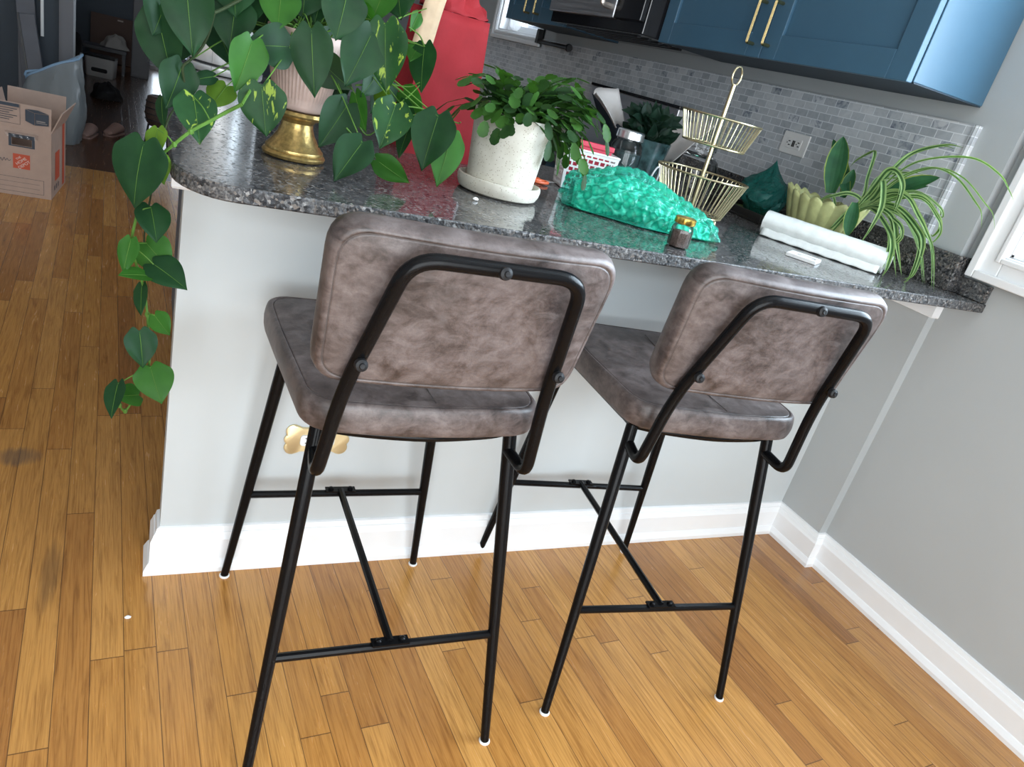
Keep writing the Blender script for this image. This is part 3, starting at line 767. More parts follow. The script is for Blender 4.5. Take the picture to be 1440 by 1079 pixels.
DATA = json.loads(r'''{"L":[[-0.0217,-0.1066,1.2013,-0.0084,-0.1379,1.1067,0.0665,-0.16,-0.944,0.29,0],[-0.0575,-0.0552,1.1501,-0.0343,-0.0875,1.0552,0.0663,-0.472,-0.863,0.179,0],[-0.0195,-0.0865,1.0843,-0.0365,-0.112,1.0169,0.0553,0.359,-0.899,0.25,0],[-0.0442,-0.0203,1.0195,-0.0433,-0.0602,0.9777,0.0218,-0.664,-0.548,0.508,0],[-0.0017,-0.1262,1.0459,0.0109,-0.1716,0.9875,0.0566,-0.011,-0.791,0.612,3],[0.0522,-0.0317,1.0604,0.0285,-0.0595,1.0269,0.0439,-0.111,-0.726,0.678,2],[0.0304,-0.0411,1.0728,-0.0071,-0.0674,1.0631,0.0228,0.36,-0.728,0.583,0],[0.0547,-0.0462,1.193,0.0489,-0.0663,1.1198,0.0632,-0.239,-0.931,0.275,0],[0.0772,-0.1135,1.1436,0.06,-0.1355,1.0681,0.0531,0.149,-0.958,0.246,1],[0.1381,-0.0669,1.1477,0.0708,-0.1062,1.1393,0.0629,0.449,-0.836,0.317,0],[0.096,-0.138,1.0839,0.11,-0.1458,1.0085,0.0666,-0.218,-0.974,0.061,3],[0.0771,-0.0232,1.2108,0.0662,-0.0556,1.1558,0.0535,-0.27,-0.806,0.527,0],[0.1225,-0.0437,1.2277,0.1179,-0.0774,1.1711,0.0586,-0.112,-0.85,0.515,1],[0.1644,-0.1205,1.1823,0.1775,-0.1418,1.0854,0.0603,-0.327,-0.931,0.161,0],[0.2143,-0.1075,1.2496,0.2056,-0.1238,1.1797,0.0657,-0.005,-0.974,0.227,0],[0.26,-0.042,1.2369,0.2772,-0.0823,1.2119,0.0289,-0.935,-0.34,-0.098,1],[0.2869,-0.0974,1.2198,0.2996,-0.1171,1.1164,0.0686,-0.434,-0.893,0.116,3],[0.2662,-0.0947,1.201,0.2333,-0.1161,1.1112,0.0699,0.097,-0.976,0.197,0],[0.1998,-0.0332,1.1384,0.2551,-0.0527,1.098,0.0634,-0.511,-0.801,-0.312,4],[0.3065,-0.0364,1.149,0.2751,-0.0784,1.0986,0.0447,0.474,-0.799,0.37,0],[0.38,-0.0047,1.2025,0.3571,-0.0353,1.1752,0.0337,-0.33,-0.479,0.813,1],[0.3829,-0.0271,1.2026,0.3821,-0.0504,1.1252,0.0581,-0.848,-0.506,0.16,0],[0.3678,-0.0011,1.253,0.3542,-0.0222,1.222,0.0222,0.232,-0.849,0.475,1],[0.3638,-0.0139,1.1163,0.3914,-0.0619,1.0905,0.0437,-0.776,-0.58,0.249,1],[0.3287,-0.0944,1.0976,0.3052,-0.1332,1.028,0.064,-0.068,-0.862,0.503,3],[0.3515,-0.0503,1.0983,0.3744,-0.0906,1.0637,0.0335,-0.848,-0.527,0.053,0],[0.4033,-0.1168,1.0968,0.3774,-0.1562,1.0058,0.0707,-0.413,-0.787,0.458,0],[0.3743,-0.0541,1.0624,0.3485,-0.0967,1.0121,0.0309,-0.547,-0.478,0.687,0],[0.434,-0.119,1.069,0.4183,-0.153,0.9809,0.0571,-0.062,-0.928,0.369,1],[0.2719,-0.1282,1.0268,0.2247,-0.1691,0.9633,0.0583,-0.142,-0.781,0.608,0],[0.3111,-0.1051,0.998,0.3732,-0.1226,0.9684,0.0414,-0.347,-0.919,-0.185,1],[0.2506,-0.066,1.0769,0.2088,-0.098,1.0027,0.0618,0.096,-0.932,0.348,0],[0.2658,-0.0533,1.0955,0.28,-0.0988,1.0415,0.0367,-0.872,-0.463,0.16,1],[0.3131,-0.0144,1.1053,0.3343,-0.0599,1.0961,0.0459,-0.904,-0.381,-0.195,2],[0.035,0.0274,1.2047,0.0829,-0.0063,1.17,0.0662,-0.591,-0.806,-0.035,0],[0.1633,-0.0183,1.2464,0.161,-0.0359,1.198,0.0733,-0.32,-0.886,0.337,0],[0.1991,0.0446,1.2591,0.2146,0.0187,1.2061,0.0726,0.034,-0.894,0.447,0],[0.3217,-0.0071,1.2861,0.3264,-0.0339,1.2372,0.0593,-0.64,-0.698,0.322,0],[0.0215,-0.0066,1.2084,0.024,-0.0392,1.1529,0.0626,0.17,-0.847,0.504,0],[0.1171,0.0454,1.1893,0.1018,0.0308,1.1376,0.0579,-0.521,-0.768,0.372,0],[0.2276,0.014,1.1812,0.2088,-0.0161,1.1147,0.0622,0.316,-0.895,0.316,0],[0.2706,0.0299,1.1783,0.3042,0.0105,1.1128,0.0699,-0.554,-0.832,-0.038,0],[0.1722,0.0674,1.1879,0.1504,0.0362,1.1248,0.0579,0.142,-0.906,0.399,4],[0.2915,-0.0346,1.2697,0.2691,-0.0587,1.2197,0.0572,-0.516,-0.659,0.548,1],[-0.0449,-0.0367,1.1813,-0.0562,-0.0834,1.1234,0.0618,0.503,-0.718,0.482,0],[-0.0663,0.0029,1.1213,-0.0595,-0.034,1.0694,0.0428,-0.747,-0.585,0.318,0],[-0.0455,0.0014,1.2008,-0.0162,-0.0249,1.1569,0.058,-0.392,-0.88,0.267,0],[0.0084,0.0327,1.2083,0.0187,0.0007,1.138,0.0618,-0.111,-0.911,0.398,0],[0.05,-0.0391,1.2272,0.0514,-0.0791,1.1769,0.0647,-0.257,-0.76,0.597,0],[0.0992,-0.0001,1.2398,0.1134,-0.0412,1.1906,0.0677,-0.143,-0.779,0.611,1],[0.1516,0.0397,1.2577,0.1493,0.0111,1.1855,0.0704,-0.313,-0.88,0.359,0],[0.2045,0.0044,1.2725,0.1796,-0.0332,1.1958,0.0706,-0.374,-0.779,0.503,0],[0.2564,0.0423,1.2814,0.2717,0.0208,1.2227,0.0639,-0.3,-0.919,0.258,0],[0.3056,0.0553,1.2897,0.3258,0.0372,1.2428,0.0556,-0.626,-0.78,0.03,0],[0.0292,0.0482,1.1532,0.0669,0.0164,1.0931,0.0602,0.058,-0.867,0.495,0],[-0.016,0.0666,1.1294,-0.042,0.0268,1.067,0.0577,-0.188,-0.791,0.582,0],[0.1354,0.0776,1.2135,0.1729,0.0454,1.1559,0.0622,-0.18,-0.904,0.387,0],[0.209,0.0697,1.221,0.2339,0.0278,1.1574,0.0646,-0.576,-0.768,0.281,4],[0.242,0.0407,1.1207,0.258,0.0226,1.0625,0.0541,-0.406,-0.898,0.168,0],[0.344,0.021,1.1228,0.3122,-0.0027,1.0647,0.051,0.286,-0.932,0.223,0],[-0.068,-0.1928,0.9722,-0.0849,-0.2197,0.8821,0.075,-0.445,-0.832,0.332,0],[-0.0497,-0.1661,0.993,-0.0538,-0.1906,0.9563,0.0319,-0.548,-0.666,0.506,2],[-0.0558,-0.1749,0.957,-0.0368,-0.2174,0.9287,0.0396,0.009,-0.552,0.834,2],[-0.0537,-0.1703,0.8713,-0.0413,-0.2047,0.8275,0.0499,0.322,-0.698,0.64,0],[-0.0792,-0.2038,0.8243,-0.0897,-0.2279,0.7777,0.0284,-0.294,-0.821,0.489,1],[-0.057,-0.1629,0.8097,-0.0195,-0.1864,0.7737,0.0552,-0.326,-0.91,0.256,1],[-0.0453,-0.1887,0.7836,0.003,-0.2319,0.7684,0.0509,-0.212,-0.527,0.823,0],[-0.0548,-0.2109,0.771,-0.0923,-0.2433,0.7829,0.0317,0.394,-0.119,0.911,1],[-0.06,-0.1667,0.7368,-0.0621,-0.2124,0.7032,0.0247,-0.627,-0.443,0.641,0],[-0.0387,-0.1853,0.6928,-0.016,-0.2096,0.6689,0.033,-0.467,-0.802,0.373,1],[-0.0608,-0.2015,0.6681,-0.0518,-0.225,0.613,0.0472,0.304,-0.857,0.416,0],[-0.0405,-0.1927,0.5977,-0.0227,-0.2291,0.5486,0.0571,-0.23,-0.82,0.524,1],[-0.0889,-0.2031,0.5704,-0.0985,-0.2477,0.5291,0.0346,-0.577,-0.484,0.658,0],[-0.0579,-0.1856,0.5404,-0.0901,-0.2166,0.5557,0.0384,0.646,-0.334,0.686,1]],"V":[[[0.0657,-0.17,1.0547],[0.0448,-0.1623,1.0373],[0.0231,-0.1659,1.0205],[-0.0045,-0.1755,1.0004],[-0.0262,-0.1771,0.9771],[-0.0466,-0.1683,0.9508],[-0.0601,-0.162,0.9215],[-0.0672,-0.1674,0.9025],[-0.0723,-0.1766,0.861],[-0.0782,-0.1761,0.8063],[-0.0628,-0.1666,0.7515],[-0.055,-0.1621,0.7178],[-0.0503,-0.1691,0.6876],[-0.046,-0.1774,0.6414],[-0.0436,-0.1748,0.5901],[-0.0622,-0.1652,0.5278],[-0.0768,-0.1626,0.4956],[-0.086,-0.1709,0.5114]],[[0.0206,-0.09,1.1717],[0.0161,-0.0823,1.1421],[0.0073,-0.0859,1.1181],[-0.0082,-0.0955,1.0963],[-0.0187,-0.0971,1.0824],[-0.0146,-0.0883,1.0553],[-0.022,-0.082,1.0253],[-0.0333,-0.0874,1.0014],[-0.0402,-0.0966,0.9735],[-0.0486,-0.0961,0.9141],[-0.0547,-0.0866,0.863],[-0.0604,-0.0821,0.7975],[-0.0548,-0.0891,0.7479]],[[0.2476,-0.1,1.0427],[0.2802,-0.0923,1.0189],[0.3137,-0.0959,0.9965]],[[0.2689,-0.07,1.0541],[0.3005,-0.0623,1.0337],[0.3374,-0.0659,1.0927]],[[0.31,-0.09,1.0906],[0.3774,-0.0823,1.101],[0.4491,-0.0859,1.0907],[0.4565,-0.0955,1.0939]],[[0.325,-0.03,1.2367],[0.3448,-0.0223,1.2483],[0.3741,-0.0259,1.2654]],[[0.2638,-0.05,1.1117],[0.3161,-0.0423,1.1247],[0.3616,-0.0459,1.1302],[0.377,-0.0555,1.1424]],[[0.1397,-0.06,1.143],[0.1488,-0.0523,1.1535],[0.1614,-0.0559,1.1703]],[[0.0999,-0.09,1.0762],[0.0838,-0.0823,1.0875],[0.0782,-0.0859,1.1394]],[[0.0728,-0.1,1.0457],[0.0985,-0.0923,1.0762]],[[0.2347,-0.06,1.1999],[0.2609,-0.0523,1.2173],[0.2756,-0.0559,1.2005]],[[0.3391,-0.06,1.0921],[0.3628,-0.0523,1.115],[0.3779,-0.0559,1.1376]],[[0.3819,-0.03,1.2027],[0.3712,-0.0223,1.219],[0.3479,-0.0259,1.2279]],[[0.4097,-0.1,1.0928],[0.3894,-0.0923,1.095],[0.3372,-0.0959,1.0786]]],"S":[[[[1.7,0.0176,1.1195],[1.7,0.0021,1.1589],[1.7,-0.0155,1.2054],[1.7,-0.0466,1.2087],[1.7,-0.0814,1.1795],[1.7,-0.0911,1.129],[1.7,-0.0884,1.113]],0.0231],[[[1.7,0.0017,1.1138],[1.688,-0.0263,1.1523],[1.676,-0.0365,1.1777],[1.664,-0.0746,1.1189],[1.66,-0.0747,1.0604],[1.66,-0.0626,1.0072]],0.025],[[[1.7,0.0079,1.1022],[1.705,-0.0439,1.1558],[1.71,-0.0956,1.1603],[1.715,-0.1439,1.127],[1.72,-0.1773,1.0997],[1.72,-0.2224,1.0573],[1.72,-0.271,0.9697]],0.0231],[[[1.7,0.0238,1.1079],[1.68,0.0534,1.1229],[1.66,0.0901,1.1022],[1.66,0.1275,1.0801]],0.0192],[[[1.7,0.0253,1.1015],[1.68,0.0372,1.0708],[1.66,0.0435,1.0292],[1.66,0.0535,1.018]],0.0173],[[[1.7,0.1269,1.1012],[1.685,0.1702,1.0515],[1.68,0.2215,1.0016]],0.0135],[[[1.7,0.0127,1.1108],[1.73,-0.006,1.2086],[1.76,-0.0214,1.2649],[1.78,-0.0859,1.302],[1.78,-0.1385,1.3053]],0.0173],[[[1.7,0.0017,1.1138],[1.71,-0.0373,1.2027],[1.72,-0.0917,1.2538],[1.73,-0.2022,1.2845],[1.74,-0.2824,1.2648],[1.74,-0.327,1.2333],[1.74,-0.3477,1.2151]],0.0096],[[[1.7,0.0017,1.1138],[1.71,-0.0523,1.1968],[1.72,-0.1209,1.2402],[1.73,-0.1908,1.2329],[1.74,-0.2611,1.1903],[1.74,-0.2871,1.171],[1.74,-0.3056,1.1374]],0.0096],[[[1.7,0.0242,1.1178],[1.718,0.0508,1.1738],[1.736,0.075,1.2347],[1.754,0.1034,1.2401],[1.76,0.1468,1.2099],[1.76,0.1607,1.1863]],0.0154],[[[1.7,0.0076,1.1062],[1.712,-0.0778,1.1273],[1.724,-0.1555,1.0938],[1.736,-0.1847,1.0568],[1.74,-0.1939,0.9825],[1.74,-0.1727,0.9589]],0.0212],[[[1.7,-0.0075,1.1063],[1.7,-0.0909,1.1002],[1.7,-0.1464,1.0299],[1.7,-0.1927,0.9715]],0.0212],[[[1.7,-0.0094,1.1029],[1.6925,-0.0965,1.0716],[1.685,-0.1393,1.0352],[1.68,-0.1568,0.9818],[1.68,-0.155,0.9515]],0.0231],[[[1.7,-0.0091,1.1167],[1.73,-0.0956,1.173],[1.76,-0.1592,1.157],[1.78,-0.1699,1.1348],[1.78,-0.1531,1.1338]],0.0115],[[[1.7,-0.012,1.1115],[1.718,-0.119,1.1676],[1.736,-0.1832,1.1375],[1.754,-0.194,1.1097],[1.76,-0.1822,1.0842],[1.76,-0.1711,1.0885]],0.0154],[[[1.7,-0.014,1.1081],[1.735,-0.0897,1.1149],[1.77,-0.1507,1.0798],[1.77,-0.1871,1.0622]],0.0154],[[[1.7,0.0176,1.1195],[1.745,0.0399,1.1811],[1.79,0.007,1.2104],[1.79,-0.0671,1.2236]],0.0135],[[[1.7,-0.0075,1.1063],[1.7,-0.1114,1.0926],[1.7,-0.1398,1.0665],[1.7,-0.1252,1.0386],[1.7,-0.1033,1.0356]],0.0173],[[[1.7,-0.0075,1.1063],[1.715,-0.0949,1.1132],[1.73,-0.1461,1.0823],[1.74,-0.1917,1.0307],[1.74,-0.2335,0.9715]],0.0173]]}''')
def heart_leaf(mb, B, T, wd, nrm, seed, fold=.22, curl=.12):
    B, T, nrm = Vector(B), Vector(T), Vector(nrm)
    d = T - B; L = d.length; d.normalize()
    s = d.cross(nrm).normalized(); n = s.cross(d).normalized()
    if n.dot(nrm) < 0: n = -n
    rr = random.Random(seed); wav = rr.uniform(.01, .03); ph = rr.uniform(0, 6); asym = rr.uniform(-.08, .08)
    prof = [(0, .66), (.05, .84), (.12, .96), (.22, 1.0), (.35, .98), (.50, .87), (.65, .67), (.78, .43), (.88, .22), (.95, .085), (1, .004)]
    nc = 9; vs = []
    for t, h in prof:
        for j in range(nc):
            q = -1 + 2 * j / (nc - 1)
            back = -.17 * math.sin(math.pi * min(1, abs(q))) ** 1 * (1 - t) ** 3 * (1 if abs(q) < .99 else .3)
            bend = .04 * math.sin(t * 3.1) * asym * 6
            y = (t + back) * L; x = (q * h * .5 + bend) * wd
            z = fold * abs(q) ** 1.3 * h * wd * .5 - curl * L * (t ** 2) + wav * L * math.sin(ph + q * 4 + t * 5) * abs(q) - .05 * wd * (abs(q) ** 3) * h
            z += .02 * wd * math.sin(t * 18) * abs(q) * (1 - t)
            vs.append(B + d * y + s * x + n * z)
    fs = [(i * nc + j, i * nc + j + 1, (i + 1) * nc + j + 1, (i + 1) * nc + j) for i in range(len(prof) - 1) for j in range(nc - 1)]
    mb.add(vs, fs)
    return [B + d * (t * L) - n * (curl * L * t * t - .0008) for t in (0, .2, .4, .6, .8, .97)]
m = MB()
for i, a in enumerate(DATA['L']):
    m.cur = a[10]
    mid = heart_leaf(m, a[0:3], a[3:6], a[6] * 1.16, a[7:10], i, fold=rnd.uniform(.10, .34), curl=rnd.uniform(.05, .2))
    m.cur = 5; m.tube(mid, [.0006, .0006, .0005, .0004, .0003, .0002], 5)
lv = m.build('foliage', [M['leaf%d' % k] for k in range(5)] + [M['stem']], pt, angle=80, world=True)
md = lv.modifiers.new('sub', 'SUBSURF'); md.levels = 1; md.render_levels = 1
vm = MB()
crown = Vector((.186, .027, ZC + .088 + .125))
for i, p in enumerate(DATA['V']):
    q = bez(p, 5); vm.cur = 1 if i == 1 else 0
    k = .0030 if i == 0 else .0024 if i == 1 else .0016
    vm.tube(q, [k * (1 - .45 * j / len(q)) for j in range(len(q))], 7)
    if i == 0:
        for v in p[3:]: vm.tube([Vector(v) + Vector((0, 0, .004)), Vector(v), Vector(v) - Vector((0, 0, .004))], [.003, .0042, .003], 7)
vm.cur = 0
tb = [Vector(p) for p in DATA['V'][0]]
vm.tube(bez([crown, crown + Vector((-.06, -.04, .012)), (tb[0] + crown) / 2 + Vector((-.03, -.02, -.01)), tb[0]], 6), .0026, 7)
vm.cur = 1; tb1 = Vector(DATA['V'][1][0]); vm.tube(bez([crown, (crown + tb1) / 2 + Vector((0, 0, .05)), tb1], 6), .0026, 7)
trail = tb[2:]; vm.cur = 0
for i, a in enumerate(DATA['L']):
    B = Vector(a[0:3])
    best = min(trail, key=lambda p: (p - B).length)
    if (best - B).length < .075:
        vm.tube(bez([best, (best + B) / 2 + Vector((0, -.006, .004)), B], 4), .0011, 5)
    elif B.z > 1.0:
        o = crown + Vector((rnd.uniform(-.03, .03), rnd.uniform(-.03, .03), -.006))
        mid = (o + B) / 2 + Vector((0, .012, .012 + rnd.uniform(0, .02)))
        vm.tube(bez([o, mid, B], 6), [.0017 - .0007 * k / 12 for k in range(13)], 6)
vm.build('vine', [M['stem'], M['darkstem']], pt, world=True)

# --- red paper bag
bg = thing('paper_bag', 'tall red paper bag with a crumpled top behind the pothos', 'paper bag', (.58, .45, ZC))
m = MB(); rings = []
def bagring(z, x0, x1, y0, y1, cr, seed):
    rr = random.Random(seed); out = []
    per = [(x0, y0), (x1, y0), (x1, y1), (x0, y1)]
    for e in range(4):
        a, b = per[e], per[(e + 1) % 4]
        for k in range(10):
            t = k / 10; x = a[0] + (b[0] - a[0]) * t; y = a[1] + (b[1] - a[1]) * t
            nx, ny = ((0, -1), (1, 0), (0, 1), (-1, 0))[e]
            ins = -.012 * math.sin(math.pi * t) * cr * 3 if e in (1, 3) else 0
            j = cr * .006 * noise.noise((x * 22 + seed, y * 22, z * 17)) * math.sin(math.pi * t) ** .5
            out.append((x + nx * (ins + j), y + ny * (ins + j), z))
    return out
for i in range(15):
    t = i / 14; z = .332 * t
    cr = .4 + t * 1.0
    rings.append(bagring(z, -.092 + .012 * t, .094 - .020 * t, -.090 + .006 * t, .085 - .03 * t, cr, 1))
m.loft(rings, True, True, False)
# crumpled, folded-over mouth
def crum(u, v):
    a = 2 * math.pi * u
    sq = (abs(math.cos(a)) ** 5 + abs(math.sin(a)) ** 5) ** (-.2)
    x = .004 + (.077 - .03 * v) * sq * math.cos(a); y = -.012 + (.070 - .035 * v) * sq * math.sin(a)
    nz = noise.noise((math.cos(a) * 2.3, math.sin(a) * 2.3, v * 2 + 3))
    return (x + .010 * nz * math.sin(v * 6), y + .014 * noise.noise((math.cos(a) * 3, math.sin(a) * 3, v * 3)), .332 + .055 * v * (1 + .9 * nz) + .014 * abs(nz) + .016 * v * math.sin(a * 3 + 1))
m.grid(crum, 49, 9)
m.build('bag_body', M['redpaper'], bg, angle=28, solid=.0012)
for yy, x0 in ((-.03, .0),):
    pass
hp = bez([(.070, .045, .315), (.098, .055, .31), (.112, .06, .28), (.108, .055, .235), (.084, .05, .205)], 6)
MB().tube(hp, .0042, 8).build('handle', M['handle'], bg, label='twisted cream paper handle')
MB().tube(bez([(-.04, -.03, .345), (-.06, -.045, .32), (-.083, -.055, .25)], 5), .0042, 8).build('handle', M['handle'], bg, label='twisted cream paper handle')
MB().grid(lambda u, v: (-.095 - .016 * v + .050 * u, -.094 + .002 * math.sin(v * 5), .345 - .115 * v + .012 * u), 4, 8).build('kraft_flap', M['kraft'], bg, solid=.0012)

# --- speckled planter with holiday cactus
pc = thing('holiday_cactus', 'bushy green holiday cactus in a speckled cream planter', 'potted plant', (.622, .035, ZC))
MB().lathe([(.001, 0), (.078, 0), (.086, .004), (.091, .014), (.0925, .024), (.0915, .031), (.088, .0325), (.0855, .03), (.083, .016), (.001, .014)], 64).build('saucer', M['speckle'], pc)
MB().lathe([(.001, .0155), (.066, .0155), (.0715, .020), (.0735, .03), (.0845, .162), (.0845, .166), (.082, .1675), (.0795, .166), (.0775, .145), (.001, .145)], 64).build('pot', M['speckle'], pc)
MB().lathe([(.001, .152), (.04, .154), (.0776, .148)], 40, capA=False, capB=False).build('soil', M['soil'], pc)
tagm = MB().box((-.012, -.0006, 0), (.012, .0006, .05)); o = tagm.build('plant_tag', M['paperw'], pc, smooth=False); o.location = (-.066, -.01, .145); o.rotation_euler = (R(8), R(-12), R(25))
def segment(mb, p, d, n, L, W):
    """one flat notched cactus joint from p along d"""
    s = d.cross(n).normalized(); vs = []
    prof = [(0, .28), (.12, .55), (.28, .86), (.36, .78), (.52, 1.0), (.60, .88), (.76, .96), (.88, .70), (1, .34)]
    for t, h in prof:
        for q in (-1, -.5, 0, .5, 1):
            z = .0016 if q == 0 else 0
            vs.append(p + d * t * L + s * q * h * W * .5 + n * (z + .10 * W * abs(q) - .04 * L * t * t))
    fs = [(i * 5 + j, i * 5 + j + 1, (i + 1) * 5 + j + 1, (i + 1) * 5 + j) for i in range(len(prof) - 1) for j in range(4)]
    mb.add(vs, fs); return p + d * L - n * .04 * L
m = MB(); rr = random.Random(5)
for k in range(150):
    az = rr.uniform(0, 2 * math.pi)
    if rr.random() < .30: az = rr.uniform(-.9, .4)
    rad = rr.uniform(.0, .055)
    p = Vector((rad * math.cos(az), rad * math.sin(az), .150))
    el = R(rr.uniform(45, 95) if k % 3 else rr.uniform(15, 60))
    right = max(0, math.cos(az))
    nseg = rr.choice((3, 4, 4, 5)) + (1 if right > .6 and rr.random() < .6 else 0)
    aa = az + rr.uniform(-.4, .4)
    for q in range(nseg):
        d = Vector((math.cos(aa) * math.cos(el), math.sin(aa) * math.cos(el), math.sin(el)))
        n = Vector((0, 0, 1)) - d * d.z
        n = n.normalized() if n.length > .1 else Vector((math.cos(aa), math.sin(aa), 0))
        n = (n + Vector((rr.uniform(-.5, .5), rr.uniform(-.5, .5), rr.uniform(-.3, .3)))); n = (n - d * n.dot(d)).normalized()
        m.cur = 1 if rr.random() < .4 else 0
        p = segment(m, p, d, n, rr.uniform(.028, .040), rr.uniform(.019, .027))
        el -= R(rr.uniform(10, 40)); el = max(el, R(-80)); aa += rr.uniform(-.25, .25)
        if p.z < .045: break
m.build('foliage', [M['cactus'], M['cactus2']], pc, angle=70)

# --- bubble wrap bundle
bw = thing('bubble_wrap', 'crumpled bundle of green bubble wrap lying on the counter front', 'bubble wrap', (1.0, .01, ZC))
rr = random.Random(8)
ax = Vector((.92, -.39, 0)).normalized(); ay = Vector((.39, .92, 0)).normalized()
def bwbase(u, v):
    """u along the bundle 0..1, v round it 0..1"""
    a = 2 * math.pi * v
    h = (math.sin(math.pi * min(1, (u * .93 + .05))) ** .55) * (1 - .55 * u)
    hw = .125 * (math.sin(math.pi * min(1, u * .88 + .06)) ** .5) * (1 - .35 * u)
    lump = 1 + .22 * noise.noise((u * 4, math.cos(a) * 1.5, math.sin(a) * 1.5 + 7))
    z = .118 * h * lump * max(0, math.sin(a)) ** .8 if math.sin(a) > 0 else 0.0
    c = Vector((-.03, .0, 0)) + ax * (-.175 + .385 * u) + ay * (math.cos(a) * hw * lump + .025 * (1 - u))
    return Vector((c.x, c.y, z + .003))
NU, NV = 150, 190
cent = []
tries = 0
while len(cent) < 250 and tries < 9000:
    tries += 1
    u, v = rr.uniform(.02, .97), rr.uniform(0, .52); p = bwbase(u, v)
    if all((p - q[0]).length > .0165 for q in cent): cent.append((p, rr.uniform(.0105, .0145)))
grid_h = {}
for p, r in cent: grid_h.setdefault((int(p.x // .02), int(p.y // .02), int(p.z // .02)), []).append((p, r))
pts = [[bwbase(i / (NU - 1), j / (NV - 1)) for j in range(NV)] for i in range(NU)]
def bwfn(u, v):
    i, j = int(round(u * (NU - 1))), int(round(v * (NV - 1)))
    p = pts[i][j]
    du = pts[min(i + 1, NU - 1)][j] - pts[max(i - 1, 0)][j]; dv = pts[i][(j + 1) % (NV - 1)] - pts[i][j - 1 if j else NV - 2]
    n = du.cross(dv); n = n.normalized() if n.length > 1e-9 else Vector((0, 0, 1))
    if v > .5: return p
    k = (int(p.x // .02), int(p.y // .02), int(p.z // .02)); b = 0
    for dx in (-1, 0, 1):
        for dy in (-1, 0, 1):
            for dz in (-1, 0, 1):
                for q, r in grid_h.get((k[0] + dx, k[1] + dy, k[2] + dz), ()):
                    e = (p - q).length
                    if e < r: b = max(b, .9 * math.sqrt(max(0, r * r - e * e)))
    cm = bwbase(.45, .25); out = n if n.z > -.2 else -n
    q = p + out * b + out * .004 * noise.noise(p * 60)
    return (q.x, q.y, max(q.z, .002))
m = MB().grid(bwfn, NU, NV)
m.build('bubble_film', M['bubble'], bw, angle=50)
m = MB()
def bwin(u, v):
    p = bwbase(.05 + .88 * u, v); c = bwbase(.05 + .88 * u, .25); c.z *= .4
    q = c + (p - c) * .86; return (q.x, q.y, max(.002, q.z - .002 + .006 * noise.noise(q * 45)))
m.grid(bwin, 60, 70).build('inner_layers', M['bubblein'], bw, angle=60)

# --- small glass jar with gold lid
jr = thing('glass_jar', 'small glass jar of dark seeds with a gold lid at the counter edge', 'jar', (.952, -.204, ZC))
MB().lathe([(.001, 0), (.0215, 0), (.024, .003), (.0245, .012), (.0245, .036), (.0225, .043), (.0195, .047), (.0195, .052)], 8, capB=False).build('glass', M['glass'], jr, angle=20, bevel=.001)
MB().lathe([(.001, .002), (.020, .002), (.0205, .006), (.0205, .033), (.018, .0345), (.001, .0345)], 8).build('seeds', M['seeds'], jr)
MB().lathe([(.001, .0635), (.0205, .0635), (.0225, .062), (.023, .052), (.0223, .0505), (.020, .0505)], 40, capB=False).build('lid', M['goldlid'], jr)

# --- two-tier wire basket
ti = thing('tiered_basket', 'two tier gold wire basket stand with a ring on top', 'basket', (1.262, .172, ZC))
MB().tube([(0, 0, .018), (0, 0, .352)], .0058, 12).build('pole', M['brass'], ti)
MB().tube([(.0 + .019 * math.cos(a * math.pi / 14), 0.0 + .006 * math.cos(a * math.pi / 14), .372 + .022 * math.sin(a * math.pi / 14)) for a in range(28)], .0026, 8, True).build('ring_handle', M['brass'], ti)
def wire_tier(z0, z1, r0, r1, n, nm):
    b = MB()
    for r, z in ((r0, z0), (r1, z1)):
        b.tube([(r * math.cos(2 * math.pi * k / 56), r * math.sin(2 * math.pi * k / 56), z) for k in range(56)], .0028, 8, True)
    for k in range(n):
        a = 2 * math.pi * k / n; c, s = math.cos(a), math.sin(a)
        b.tube([(r0 * c, r0 * s, z0), (r1 * c, r1 * s, z1)], .0014, 6)
    for k in range(4):
        a = math.pi * k / 4; c, s = math.cos(a), math.sin(a)
        b.tube([(-r0 * c, -r0 * s, z0), (r0 * c, r0 * s, z0)], .0016, 6)
    b.tube([(r0 * .5 * math.cos(2 * math.pi * k / 40), r0 * .5 * math.sin(2 * math.pi * k / 40), z0) for k in range(40)], .0015, 6, True)
    b.build(nm, M['brass'], ti)
wire_tier(.022, .122, .084, .122, 48, 'lower_basket')
wire_tier(.199, .268, .082, .104, 44, 'upper_basket')
for k in range(3):
    a = 2 * math.pi * k / 3 - .9
    MB().lathe([(.001, 0), (.005, .001), (.0065, .0065), (.005, .012), (.003, .018), (.001, .021)], 14, (.072 * math.cos(a), .072 * math.sin(a), 0)).build('foot', M['brass'], ti)

# --- plastic roll and bracket
A, B = Vector((1.521, .156, ZC + .0345)), Vector((1.702, -.130, ZC + .0345))
rl = thing('plastic_bag_roll', 'white roll of plastic bags lying along the counter front', 'roll', ((A.x + B.x) / 2, (A.y + B.y) / 2, ZC))
c0 = Vector(rl.location); dv = (B - A).normalized(); L = (B - A).length; sv = Vector((0, 0, 1)).cross(dv)
rings = []
for i in range(40):
    t = i / 39; ring = []
    for k in range(40):
        a = 2 * math.pi * k / 40
        r = .0330 + .0012 * noise.noise((t * 9, math.cos(a) * 3, math.sin(a) * 3)) + (.0009 if math.sin(a) > 0 else 0)
        ring.append(A + dv * (t * L) + (sv * math.cos(a) + Vector((0, 0, 1)) * math.sin(a)) * r - c0)
    rings.append(ring)
rings = [[p * .72 + (A - c0) * .28 for p in rings[0]]] + rings + [[p * .72 + (B - c0) * .28 for p in rings[-1]]]
MB().loft(rings).build('roll', M['rollpl'], rl, angle=40)
